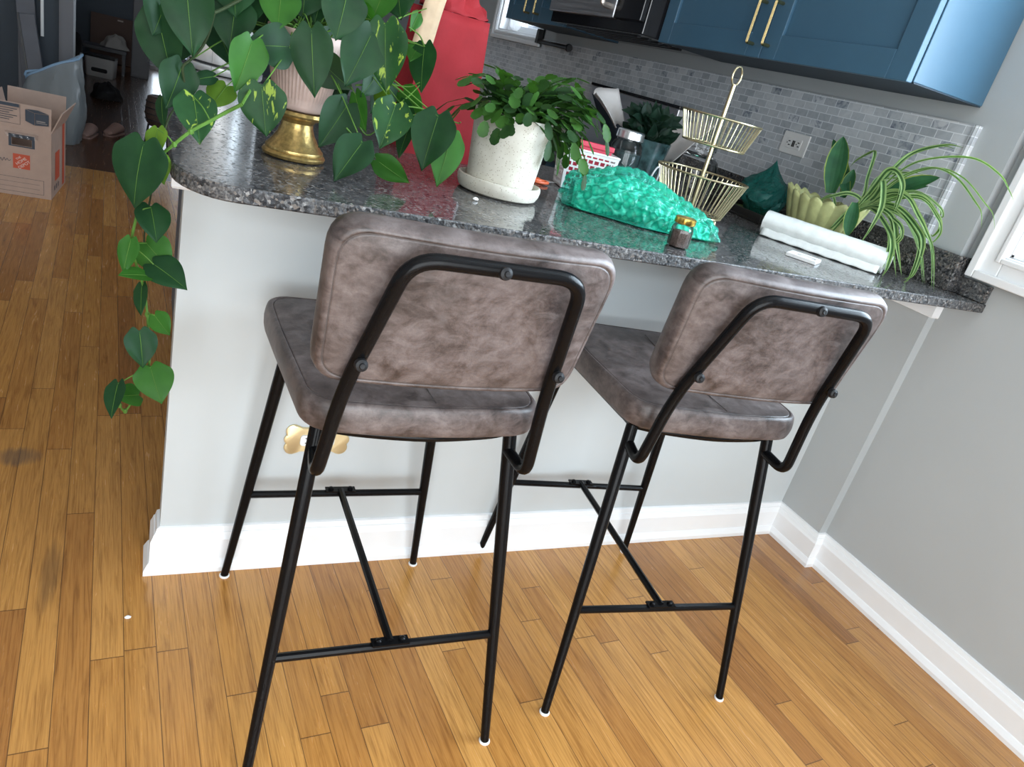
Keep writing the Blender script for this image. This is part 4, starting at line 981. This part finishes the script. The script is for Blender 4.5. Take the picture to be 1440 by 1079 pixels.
MB().tube([A - c0 + dv * .01 - sv * .004, B - c0 + dv * .012 - sv * .004], .020, 24).build('core', M['rollpl'], rl)
MB().grid(lambda u, v: tuple(A - c0 + dv * (L * (.02 + .96 * u)) - sv * (.031 + .010 * v) + Vector((0, 0, -.012 - .0205 * v + .001 * math.sin(u * 40)))), 30, 6).build('loose_flap', M['rollpl'], rl, solid=.0006)

bk = thing('plastic_bracket', 'small white plastic bracket lying in front of the roll', 'bracket', (1.432, -.106, ZC), -1.0)
m = MB()
m.box((-.038, -.036, 0), (-.020, .036, .009)); m.box((.030, -.036, 0), (.038, .036, .009)); m.box((-.020, .018, 0), (.030, .036, .009)); m.box((-.020, -.036, 0), (.030, -.018, .009))
m.box((-.008, -.008, 0), (.024, .007, .008)); m.box((.019, -.018, 0), (.024, .0, .008))
m.build('frame', M['white_pl'], bk, smooth=False, bevel=.001)

# --- shell planter with spider plant and snake plant
sp = thing('spider_plant', 'spider plant with striped arching leaves in a pale green shell planter', 'potted plant', (1.715, .155, ZC))
def shellw(u, v):
    # u along the long side -1..1, v up 0..1 ; a scalloped, flaring trough
    a = 2 * math.pi * u
    fl = .55 + .45 * v ** .8
    rad = 1 + .085 * (abs(math.cos(a * 9.5)) - .5) * (.4 + .6 * v)
    x = .062 * fl * rad * math.cos(a) ; y = .145 * fl * rad * math.sin(a)
    top = .014 * abs(math.cos(a * 9.5)) * v ** 3 + .016 * abs(math.sin(a)) ** 3 * v
    return (x, y, .004 + .118 * v + top * .8)
m = MB().grid(shellw, 205, 12); m.lathe([(.001, .004), (.034, .0), (.034, .012), (.001, .012)], 48, sy=2.35)
m.build('pot', M['shell'], sp, angle=60, solid=.004)
MB().lathe([(.001, .098), (.054, .094)], 40, capA=False, capB=False, sy=2.2).build('soil', M['soil'], sp)
def strap(mb, path, wd, stripes=True, face=Vector((-.7, -.6, .35)), tip=.15, wmax=.35):
    P = bez(path, 7); n = len(P); vs = []; mi = []
    for i, p in enumerate(P):
        t = i / (n - 1); d = (P[min(i + 1, n - 1)] - P[max(i - 1, 0)]).normalized()
        s = d.cross(face)
        s = s.normalized() if s.length > .05 else d.orthogonal().normalized()
        nn = s.cross(d)
        w = wd * .5 * min(1, .55 + t * 2.2) * min(1, (1 - t) / .35 + .02)
        for q, zz in ((-1, .28), (-.42, .08), (0, 0), (.42, .08), (1, .28)):
            vs.append(p + s * w * q + nn * w * zz)
    base = mb.cur
    for j in range(4):
        mb.cur = (1 if j in (0, 3) else 0) if stripes else base
        o = len(mb.v)
        mb.add([vs[i * 5 + j + k] for i in range(n) for k in (0, 1)], [(2 * i, 2 * i + 1, 2 * i + 3, 2 * i + 2) for i in range(n - 1)])
    mb.cur = base
m = MB()
for i, (p, wd) in enumerate(DATA['S']):
    p = [[1.705 + rnd.uniform(-.012, .012), .075 + rnd.uniform(-.02, .015), 1.046]] + p
    strap(m, p, wd * .58)
    if i % 2 == 0 or i > 9:
        j = Vector((rnd.uniform(-.012, .02), rnd.uniform(-.03, .03), rnd.uniform(-.02, .006)))
        strap(m, [Vector(q) + j * (k / (len(p) - 1)) for k, q in enumerate(p)], wd * .42)
m.build('foliage', [M['spider'], M['cream']], sp, angle=80, world=True)
def blade(mb, B, T, wd, nrm, bow=.0):
    B, T, nrm = Vector(B), Vector(T), Vector(nrm); d = T - B; L = d.length; d.normalize()
    s = d.cross(nrm).normalized(); n = s.cross(d)
    prof = [(0, .45), (.1, .6), (.25, .85), (.42, 1), (.6, .97), (.75, .8), (.87, .52), (.95, .25), (1, .02)]
    cols = (-1, -.9, -.4, 0, .4, .9, 1); vs = []
    for t, h in prof:
        for q in cols: vs.append(B + d * t * L + s * q * h * wd * .5 + n * (.22 * wd * q * q * h + bow * L * t * t))
    k = len(cols)
    for j in range(k - 1):
        mb.cur = 1 if j in (0, k - 2) else 0
        mb.add([vs[i * k + j + e] for i in range(len(prof)) for e in (0, 1)], [(2 * i, 2 * i + 1, 2 * i + 3, 2 * i + 2) for i in range(len(prof) - 1)])
m = MB()
for b in [[[1.7, 0.1349, 1.1054], [1.72, 0.191, 1.2604], 0.062, [-0.8, -0.5, 0.2]], [[1.73, 0.1054, 1.1117], [1.76, 0.2595, 1.247], 0.045, [-0.5, -0.8, 0.2], 0.0], [[1.74, 0.123, 1.1025], [1.75, 0.1343, 1.1843], 0.035, [-0.8, -0.5, 0.2]], [[1.74, 0.0131, 1.1272], [1.8, -0.0978, 1.2231], 0.06, [-0.6, -0.3, 0.75]], [[1.66, 0.0057, 1.1063], [1.64, -0.0309, 1.0185], 0.038, [-0.8, -0.5, 0.2]], [[1.76, 0.0676, 1.1161], [1.82, -0.0628, 1.1951], 0.03, [-0.6, -0.3, 0.75]]]: blade(m, *b)
m.build('snake_leaves', [M['snake'], M['snakeedge']], sp, angle=80, world=True)

# --- mason jar, florist plant, glass jar, teal bag, perforated basket
mj = thing('mason_jar', 'dark glass mason jar with a silver lid beside the florist plant', 'jar', (1.155, .40, ZC))
MB().lathe([(.001, 0), (.040, 0), (.046, .006), (.0465, .12), (.042, .138), (.036, .146), (.036, .152)], 40, capB=False).build('glass', M['glass'], mj)
MB().lathe([(.001, .004), (.040, .004), (.0435, .01), (.0435, .115), (.001, .117)], 32).build('filling', M['jarfill'], mj)
MB().lathe([(.001, .174), (.036, .174), (.039, .171), (.040, .152), (.0385, .150), (.036, .150)], 48, capB=False).build('lid', M['jarlid'], mj)

fp = thing('florist_plant', 'dark leafy plant in a marbled teal pot with pale paper wrap', 'potted plant', (1.268, .485, ZC))
MB().lathe([(.001, 0), (.048, 0), (.052, .004), (.078, .158), (.075, .159), (.07, .15), (.001, .148)], 44).build('pot', M['marbleteal'], fp)
m = MB()
def wrp(a0, a1, r0, r1, z0, z1, seed):
    def f(u, v):
        a = a0 + (a1 - a0) * u; nz = noise.noise((a * 2, v * 2, seed))
        r = r0 + (r1 - r0) * v + .012 * nz * v; return (r * math.cos(a), r * math.sin(a), z0 + (z1 - z0) * v * (.85 + .25 * math.sin(a * 2.3 + seed)) + .012 * nz)
    m.grid(f, 22, 7)
wrp(-.45, .85, .088, .185, .10, .235, 2.0)
m.build('paper_wrap', M['wrap'], fp, solid=.001, angle=50); m = MB()
wrp(1.75, 2.9, .10, .19, .17, .285, 5.0)
m.build('paper_wrap', M['wrap'], fp, solid=.001, angle=50)
m = MB(); wrp(.5, 2.2, .085, .21, .06, .22, 9.0); m.build('black_wrap', M['blackwrap'], fp, solid=.001, angle=50)
m = MB(); rr = random.Random(4)
for k in range(120):
    a = rr.uniform(0, 6.28); el = R(rr.uniform(5, 80)); r = rr.uniform(0, .06)
    b = Vector((r * math.cos(a), r * math.sin(a), .155 + rr.uniform(0, .07)))
    d = Vector((math.cos(a) * math.cos(el), math.sin(a) * math.cos(el), math.sin(el)))
    heart_leaf(m, b, b + d * rr.uniform(.034, .052), rr.uniform(.026, .036), Vector((-.3, -.7, .7)) - d * d.dot(Vector((-.3, -.7, .7))), k, .3, .25)
m.build('foliage', M['darkfol'], fp, angle=80)

gj = thing('glass_jar', 'large clear glass jar standing behind the tiered basket', 'jar', (1.50, .52, ZC))
MB().lathe([(.001, 0), (.070, 0), (.078, .008), (.080, .10), (.070, .135), (.05, .15), (.05, .165)], 48, capB=False).build('glass', M['glass'], gj)
MB().lathe([(.001, .186), (.045, .186), (.053, .182), (.054, .165), (.05, .163)], 40, capB=False).build('lid', M['glass'], gj)

tr = thing('tray', 'dark tray with olive green lining under the teal bag', 'tray', (1.77, .47, ZC), R(0))
MB().box((-.11, -.15, 0), (.11, .15, .006)).box((-.11, -.15, .006), (-.102, .15, .028)).box((.102, -.15, .006), (.11, .15, .028)).box((-.102, -.15, .006), (.102, -.142, .028)).box((-.102, .142, .006), (.102, .15, .028)).build('tray_body', M['darkwood'], tr, smooth=False, bevel=.002)
MB().box((-.1015, -.1415, .0062), (.1015, .1415, .012)).build('lining', M['greenmat'], tr, smooth=False)

tg = thing('plastic_bag', 'dark teal crumpled plastic bag on the tray against the backsplash', 'plastic bag', (1.77, .46, ZC + .0125))
def tbag(sc, seed):
    def f(u, v):
        a = 2 * math.pi * u; t = v
        r = (.082 * (math.sin(math.pi * min(1, t * .93 + .07)) ** .6)) * (1 - .25 * t) * sc
        k = 1 + .30 * noise.noise((math.cos(a) * 1.6, math.sin(a) * 1.6, t * 3 + seed)) + .16 * abs(noise.noise((math.cos(a) * 5, math.sin(a) * 5, t * 9 + seed)))
        if t > .6: r *= (1 - (t - .6) * 1.6)
        z = .001 + .16 * t * (1 + .12 * math.sin(a + 1.2)) * sc
        return (max(-.1, min(.1, r * k * math.cos(a) * .9)), r * k * math.sin(a) * 1.15, z)
    return f
MB().grid(tbag(1, 3), 60, 34).build('film', M['tealbag'], tg, angle=28)
MB().grid(tbag(.86, 6), 40, 20).build('contents', M['tealin'], tg, angle=40)

pb = thing('plastic_basket', 'white perforated plastic basket behind the holiday cactus', 'basket', (.985, .315, ZC), R(-14))
def holes(i, j): return ((i + (j // 3 % 2) * 2) % 4 != 0) and j % 3 != 0
def side(p0, p1, q0, q1, ni, nj):
    p0, p1, q0, q1 = map(Vector, (p0, p1, q0, q1))
    return lambda u, v: tuple((p0 + (p1 - p0) * u) * (1 - v) + (q0 + (q1 - q0) * u) * v)
bx, by, tx, ty, hh = .062, .045, .072, .055, .105
m = MB()
bc = [(-bx, -by, .002), (bx, -by, .002), (bx, by, .002), (-bx, by, .002)]; tc = [(-tx, -ty, hh), (tx, -ty, hh), (tx, ty, hh), (-tx, ty, hh)]
for e in range(4):
    ni = 34 if e % 2 == 0 else 26
    m.grid(side(bc[e], bc[(e + 1) % 4], tc[e], tc[(e + 1) % 4], 0, 0), ni + 1, 23, skip=lambda i, j, ni=ni: 1 < i < ni - 2 and 0 < j < 20 and holes(i, j))
m.add(bc, [(0, 1, 2, 3)])
m.build('mesh_body', M['white_pl'], pb, smooth=False, solid=.0018)
MB().tube([tc[0], tc[1], tc[2], tc[3]], .003, 8, True).build('rim', M['white_pl'], pb)
rt = thing('red_lid', 'red plastic lid standing in the white perforated basket', 'lid', (.985, .315, ZC + .006), R(-14))
MB().box((-.055, -.034, 0), (.055, -.022, .118)).build('panel', M['redpl'], rt, smooth=False, bevel=.004)
MB().box((-.058, -.038, .108), (.058, -.018, .122)).build('rim', M['redpl'], rt, smooth=False, bevel=.003)

og = thing('scissors', 'orange handled scissors lying between planter and basket', 'scissors', (.86, .30, ZC), R(20))
for s in (-1, 1):
    lp = [(-.02 + .026 * math.cos(k * math.pi / 10), s * .016 + .014 * math.sin(k * math.pi / 10), .0055) for k in range(20)]
    MB().tube(lp, .0045, 8, True, .9).build('handle', M['orangepl'], og)
    MB().loft([[(.004, s * .012 - .003, .004), (.004, s * .012 + .003, .004), (.004, s * .012 + .003, .0065), (.004, s * .012 - .003, .0065)], [(.075, -s * .004 - .001, .004), (.075, -s * .004 + .001, .004), (.075, -s * .004 + .001, .005), (.075, -s * .004 - .001, .005)]]).build('blade', M['steel'], og)

dcl = thing('cloth', 'dark grey folded cloth with a pale cord loop beside the basket', 'cloth', (1.105, .255, ZC))
def clf(u, v):
    a = 2 * math.pi * u; r = .055 * math.sin(math.pi * min(1, .12 + .86 * (1 - v)) * .5) ** .8 if v < .99 else .001
    k = 1 + .28 * noise.noise((math.cos(a) * 2, math.sin(a) * 2, v * 2))
    return (r * k * math.cos(a) * .8, r * k * math.sin(a), .002 + .085 * v * (1 + .25 * noise.noise((a, v, 3))))
MB().grid(clf, 40, 16).build('fabric', M['darkcloth'], dcl, angle=60)
MB().tube(bez([(.02, -.045, .03), (.018, -.055, .085), (.034, -.05, .112), (.05, -.04, .09), (.046, -.035, .03)], 6), .0022, 7).build('cord_loop', M['cord'], dcl)

for (x, y, z, s, lab, nm) in ((.525, -.085, ZC, .006, 'tiny cream crumb on the granite in front of the planter', 'crumb'), (-.055, -.155, 0, .006, 'small white paper scrap on the oak floor by the wall end', 'paper_scrap')):
    o = MB().lathe([(.001, 0), (s, .001), (s * 1.1, s * .5), (s * .5, s), (.001, s * 1.05)], 9, sy=.6).build(nm, M['paperw'])
    o.location = (x, y, z + .0002); tag(o, lab, 'scrap')
wl = thing('ornament', 'small white lumpy ornament on the far kitchen window sill', 'ornament', (1.955, 3.20, 1.3875))
def orn(u, v):
    a = 2 * math.pi * u; e = math.pi * (v - .5); r = .045 * (1 + .3 * noise.noise((math.cos(a) * 2, math.sin(a) * 2, v * 4)))
    return (r * math.cos(e) * math.cos(a), r * math.cos(e) * math.sin(a), .052 + r * 1.1 * math.sin(e))
MB().grid(orn, 30, 16).build('body', M['sheer'], wl)

# ================================================================ hallway things
bxo = thing('cardboard_box', 'open cardboard moving box with an orange square print on the hall floor', 'cardboard box', (-.485, 2.916, 0), 0)
# box axes: front face runs toward -x (slightly toward the viewer at the left), depth runs back
bxo.rotation_euler = (0, 0, R(-4))
W_, D_, H_ = .265, .40, .335
m = MB(); th = .005
hx0, hx1, hz0, hz1 = -.167, -.083, .250, .286
m.box((-W_, 0, 0), (0, D_, th))
m.box((-W_, 0, th), (hx0, th, H_)); m.box((hx1, 0, th), (0, th, H_)); m.box((hx0, 0, th), (hx1, th, hz0)); m.box((hx0, 0, hz1), (hx1, th, H_))
m.box((-W_, D_ - th, th), (0, D_, H_)); m.box((-W_, th, th), (-W_ + th, D_ - th, H_)); m.box((-th, th, th), (0, D_ - th, H_))
m.build('carton', M['cardboard'], bxo, smooth=False)
def flap(w0, M4, d=.115):
    mb = MB().box((-w0, -.0025, 0), (0, .0025, d), M4); return mb.build('flap', M['cardboard'], bxo, smooth=False)
flap(W_, Matrix.Translation((0, .0025, H_)) @ Matrix.Rotation(R(-3), 4, 'X'))
flap(W_, Matrix.Translation((0, D_ - .0025, H_)) @ Matrix.Rotation(R(-8), 4, 'X'), .125)
flap(D_, Matrix.Translation((0, 0, H_)) @ Matrix.Rotation(R(24), 4, 'Y') @ Matrix.Rotation(R(-90), 4, 'Z'))
flap(D_, Matrix.Translation((-W_, 0, H_)) @ Matrix.Rotation(R(-12), 4, 'Y') @ Matrix.Rotation(R(-90), 4, 'Z'))
# printing on the front
def rectf(mb, x0, x1, z0, z1, y=-.0008): mb.add([(x0, y, z0), (x1, y, z0), (x1, y, z1), (x0, y, z1)], [(0, 1, 2, 3)])
m = MB(); hy = -.001
m.box((-.180, hy, .286), (-.070, -.0004, .303))
for a, b in (((-.180, .243), (-.168, .286)), ((-.082, .243), (-.070, .286)), ((-.168, .243), (-.082, .249))): m.box((a[0], hy, a[1]), (b[0], -.0004, b[1]))
m.build('handle_print', M['ink'], bxo, smooth=False)
MB().box((-.163, hy, .136), (-.091, -.0004, .208)).build('orange_square', M['orange'], bxo, smooth=False)
def text(body, size, loc, rot, mat_, parent, name, ext=.0003):
    cu = bpy.data.curves.new(name, 'FONT'); cu.body = body; cu.size = size; cu.align_x = 'CENTER'; cu.align_y = 'CENTER'; cu.extrude = ext
    t_ = bpy.data.objects.new(name, cu); col.objects.link(t_); bpy.context.view_layer.update()
    me = bpy.data.meshes.new_from_object(t_.evaluated_get(bpy.context.evaluated_depsgraph_get()))
    bpy.data.objects.remove(t_); bpy.data.curves.remove(cu)
    M4 = Matrix.Translation(loc) @ Matrix.Rotation(rot[1], 4, 'Y') @ Matrix.Rotation(rot[0], 4, 'X')
    return [M4 @ v.co for v in me.vertices], [tuple(p.vertices) for p in me.polygons]
c45 = (-.127, -.0016, .172)
m = MB()
for i, (s, dz) in enumerate((('THE', .020), ('HOME', .002), ('DEPOT', -.018))):
    # lettering set along the square's diagonal
    m.add(*text(s, .0195 if i else .014, (c45[0] - dz * math.sin(R(40)), c45[1], c45[2] + dz * math.cos(R(40))), (R(90), R(-40), 0), None, bxo, 'lettering'))
m.build('square_lettering', M['whiteink'], bxo, smooth=False)
m = MB()
for z in (.004, .052): rectf(m, -.255, -.031, z * 1.5 + .012, z * 1.5 + .0136)
for x in (-.255, -.033): rectf(m, x, x + .0016, .018, .0905)
for z in (.042, .066): rectf(m, -.24, -.05, z, z + .0012)
m.build('line_print', M['ink'], bxo, smooth=False)
sc = [(-.29, 0, .112), (-.283, 0, .125), (-.279, 0, .108), (-.272, 0, .128), (-.266, 0, .113), (-.258, 0, .131), (-.252, 0, .116), (-.246, 0, .128), (-.239, 0, .118), (-.23, 0, .124)]
MB().tube([(x + .058, -.0012, z + .05) for x, y, z in bez(sc, 4)], .0011, 5).build('pen_scribble', M['ink'], bxo)
fl_ = MB()
rectf(fl_, -.255, -.133, .432, .447, -.0045)
for k in range(6): rectf(fl_, -.25, -.142 - .016 * (k % 3), .4205 - k * .0105, .4235 - k * .0105, -.0045)
rectf(fl_, -.258, -.129, .352, .3535, -.0045); rectf(fl_, -.1305, -.129, .352, .447, -.0045)
fl_.build('notice_print', M['ink'], bxo, smooth=False)
cub = MB()
cub.add([(-.108, -.0046, .376), (-.070, -.0046, .361), (-.070, -.0046, .418), (-.108, -.0046, .430)], [(0, 1, 2, 3)])
cub.add([(-.068, -.0046, .361), (-.010, -.0046, .368), (-.010, -.0046, .421), (-.068, -.0046, .418)], [(0, 1, 2, 3)])
cub.add([(-.108, -.0046, .432), (-.069, -.0046, .420), (-.010, -.0046, .423), (-.055, -.0046, .435)], [(0, 1, 2, 3)])
cb = cub.build('box_picture', M['ink'], bxo, smooth=False)
lns = MB(); rectf(lns, -.062, -.016, .374, .377, -.0052); rectf(lns, -.062, -.024, .381, .386, -.0052); lns.build('caption_lines', M['inkpale'], cb, smooth=False)
# side printing and tape
m = MB()
m.add([(.0008, .10, .075), (.0008, .22, .075), (.0008, .22, .22), (.0008, .10, .22)], [(0, 1, 2, 3)])
m.add([(.0008, .30, .01), (.0008, .36, .01), (.0008, .36, .34), (.0008, .30, .34)], [(0, 1, 2, 3)])
m.build('side_print', M['orange'], bxo, smooth=False)
m = MB(); rr = random.Random(2)
for k in range(3): MB().add([(.0009, .08 + .05 * k, .03), (.0009, .10 + .05 * k, .03), (.0009, .10 + .05 * k, .055), (.0009, .08 + .05 * k, .055)], [(0, 1, 2, 3)]).build('side_mark', M['ink'], bxo, smooth=False)
m = MB().grid(lambda u, v: (-.195 + .14 * u, -.0022 - .0012 * math.sin(u * 31 + v * 4) - .001 * math.sin(v * 23), .288 + .03 * v), 26, 8); m.build('tape', M['tape'], bxo, angle=25)

pbg = thing('plastic_bag', 'clear plastic bag of white bundles behind the cardboard box', 'plastic bag', (-.62, 4.45, 0))
def pbag(sc, seed, tall):
    def f(u, v):
        a = 2 * math.pi * u
        k = 1 + .20 * noise.noise((math.cos(a) * 1.8, math.sin(a) * 1.8, v * 2.5 + seed)) + .10 * abs(noise.noise((math.cos(a) * 6, math.sin(a) * 6, v * 6 + seed)))
        sq = (abs(math.cos(a)) ** 4 + abs(math.sin(a)) ** 4) ** -.25
        r = sc * (.86 + .14 * math.sin(math.pi * min(1, v * 1.1))) * k; fy = 1 - .72 * v ** 2.5
        top = tall * v + .105 * v ** 2 * math.cos(a) + .012 * v ** 3 * math.sin(3 * a)
        return (r * .175 * sq * math.cos(a), r * .17 * sq * math.sin(a) * fy, .003 + top)
    return f
MB().grid(pbag(1, 3, .46), 64, 26).build('film', M['bag'], pbg, angle=30)
MB().grid(lambda u, v: tuple(Vector(pbag(.9, 8, .34)(u, v)) * 1.0 if v < .97 else Vector((0, 0, .36))), 48, 18).build('contents', M['bagin'], pbg, angle=40)
f = pbag(1.015, 3, .46)
MB().tube([f(k / 40, .985) for k in range(40)], .008, 6, True).build('drawstring', M['bluerim'], pbg, label='pale blue drawstring hem')

for i, (x, y, a) in enumerate(((-.43, 4.72, 80), (-.28, 4.92, 70))):
    sl = thing('slipper', ('pink rounded slipper on the hall floor, nearest the plastic bag', 'pink rounded slipper on the hall floor, farther from the plastic bag')[i], 'slipper', (x, y, 0), R(a), 'pink slippers in the hall')
    rings = []
    for t, wv, h in ((-.12, .012, .02), (-.105, .032, .035), (-.05, .040, .045), (.0, .043, .06), (.05, .046, .075), (.09, .040, .062), (.115, .025, .038), (.125, .008, .02)):
        rings.append([(t, wv * math.cos(2 * math.pi * k / 18), .008 + max(0, h * .5 + h * .5 * math.sin(2 * math.pi * k / 18))) for k in range(18)])
    MB().loft(rings).build('upper', M['slipper'], sl)
    MB().loft([[(p.x * .98, p.y * .95, z) for p in rrect(.125, .125, -.042, .042, .04)] for z in (0, .010)]).build('sole', M['slipper'], sl)

wb = thing('storage_bin', 'white bin with a black slot on the floor of the far room', 'bin', (-.52, 7.95, 0), R(-8))
MB().loft([[(p.x * k, p.y * k, z) for p in rrect(.14, .14, -.1, .1, .03)] for k, z in ((.88, 0), (.93, .01), (1.0, .17), (1.0, .185), (.97, .19), (.9, .12))]).build('body', M['binwhite'], wb)
MB().loft([[(p.x, y, .07 + p.y) for p in rrect(.075, .075, -.02, .02, .018)] for y in (-.093, -.099)]).build('slot', M['blackpl'], wb)
MB().loft([[(p.x * 1.02, p.y * 1.02, z) for p in rrect(.14, .14, -.1, .1, .03)] for z in (.19, .21)]).build('lid', M['blackpl'], wb)
def lump(name, lab, cat, loc, sx, sy, sz, m_, seed):
    def f(u, v):
        a = 2 * math.pi * u; e = math.pi * (v * .5); k = 1 + .3 * noise.noise((math.cos(a) * 1.7 + seed, math.sin(a) * 1.7, v * 2.5))
        return (sx * k * math.cos(e) * math.cos(a), sy * k * math.cos(e) * math.sin(a), .002 + sz * k * math.sin(e))
    o = MB().grid(f, 36, 12).build(name, m_); o.location = loc; return tag(o, lab, cat)
lump('cloth', 'off white crumpled cloth on the dark bench in the far room', 'cloth', (-.42, 8.45, .262), .13, .1, .13, M['cloth'], 2)
bn = thing('low_bench', 'low dark bench behind the white bin in the far room', 'bench', (-.56, 8.45, 0))
MB().box((-.28, -.14, .22), (.26, .14, .26)).build('seat', M['darkcab'], bn, smooth=False, bevel=.004)
for sx in (-.26, .22):
    for sy in (-.12, .09): MB().box((sx, sy, 0), (sx + .03, sy + .03, .22)).build('leg', M['darkcab'], bn, smooth=False)
lump('bag', 'black fabric bag slumped against the hall casing', 'bag', (-.78, 7.2, 0), .16, .16, .52, M['blackcloth'], 6)
lump('bag', 'small black bag on the floor in front of the white bin', 'bag', (-.40, 6.55, 0), .13, .12, .13, M['blackcloth'], 9)
cbx = thing('cardboard_box', 'large flat brown cardboard carton leaning against the far wall', 'cardboard box', (-.40, 9.35, 0))
MB().box((-.31, -.05, 0), (.14, .09, .52), Matrix.Rotation(R(-6), 4, 'X')).build('carton', M['browncard'], cbx, smooth=False, bevel=.004)
MB().box((-.03, -.0515, .478), (.03, -.0505, .495), Matrix.Rotation(R(-6), 4, 'X')).build('label_patch', M['whiteink'], cbx, smooth=False)
dk = thing('cabinet', 'tall narrow dark cabinet beside the far glass door', 'cabinet', (-.13, 8.62, 0))
MB().box((-.125, -.15, 0), (.06, .3, .86)).build('body', M['darkcab'], dk, smooth=False, bevel=.003)
MB().box((-.118, -.158, .02), (.054, -.15, .84)).build('door', M['darkcab'], dk, smooth=False, bevel=.002)
MB().tube([(.048, -.166, .2), (.048, -.166, .62)], .005, 8).build('handle', M['steel'], dk)
rb = thing('cardboard_box', 'reddish carton resting on top of the tall dark cabinet', 'cardboard box', (-.13, 8.66, .8615))
MB().box((-.12, -.14, 0), (.14, .2, .17)).build('carton', M['redbox'], rb, smooth=False, bevel=.003)
MB().box((.02, -.1415, 0), (.034, -.1405, .17)).build('strap', M['blackpl'], rb, smooth=False)

st = thing('wicker_stool', 'small dark wicker stool on the shiny hall floor', 'stool', (.02, 4.60, 0))
MB().lathe([(.001, .17), (.07, .175), (.092, .20), (.102, .26), (.098, .33), (.09, .37), (.075, .38), (.001, .375)], 36).build('woven_seat', M['wicker'], st)
for k in range(4):
    a = k * math.pi / 2 + .5
    MB().tube([(.085 * math.cos(a), .085 * math.sin(a), .19), (.115 * math.cos(a), .115 * math.sin(a), 0.0)], .007, 8).build('leg', M['blackpl'], st)
m = MB()
for z, r in ((.22, .099), (.26, .104), (.30, .103), (.34, .098)): m.tube([(r * math.cos(k * .2618), r * math.sin(k * .2618), z) for k in range(24)], .004, 6, True)
m.build('rings', M['blackpl'], st)

pk = thing('board', 'long dark grey board leaning on the hall wall', 'board', (-.80, 5.02, 0))
MB().box((-.05, -.02, 0), (.06, .02, 1.35), Matrix.Rotation(R(-7), 4, 'X') @ Matrix.Rotation(R(-4), 4, 'Y')).build('plank', M['greyplank'], pk, smooth=False, bevel=.003)
pk2 = thing('board', 'short dark grey panel with black edges leaning in front of the long board', 'board', (-.725, 4.92, 0))
MB().box((-.04, -.03, 0), (.05, .03, .70), Matrix.Rotation(R(-9), 4, 'X') @ Matrix.Rotation(R(-9), 4, 'Y')).build('panel', M['greyplank'], pk2, smooth=False, bevel=.003)
MB().box((-.052, -.028, 0), (-.0405, .032, .705), Matrix.Rotation(R(-9), 4, 'X') @ Matrix.Rotation(R(-9), 4, 'Y')).build('edge_strip', M['blackpl'], pk2, smooth=False)
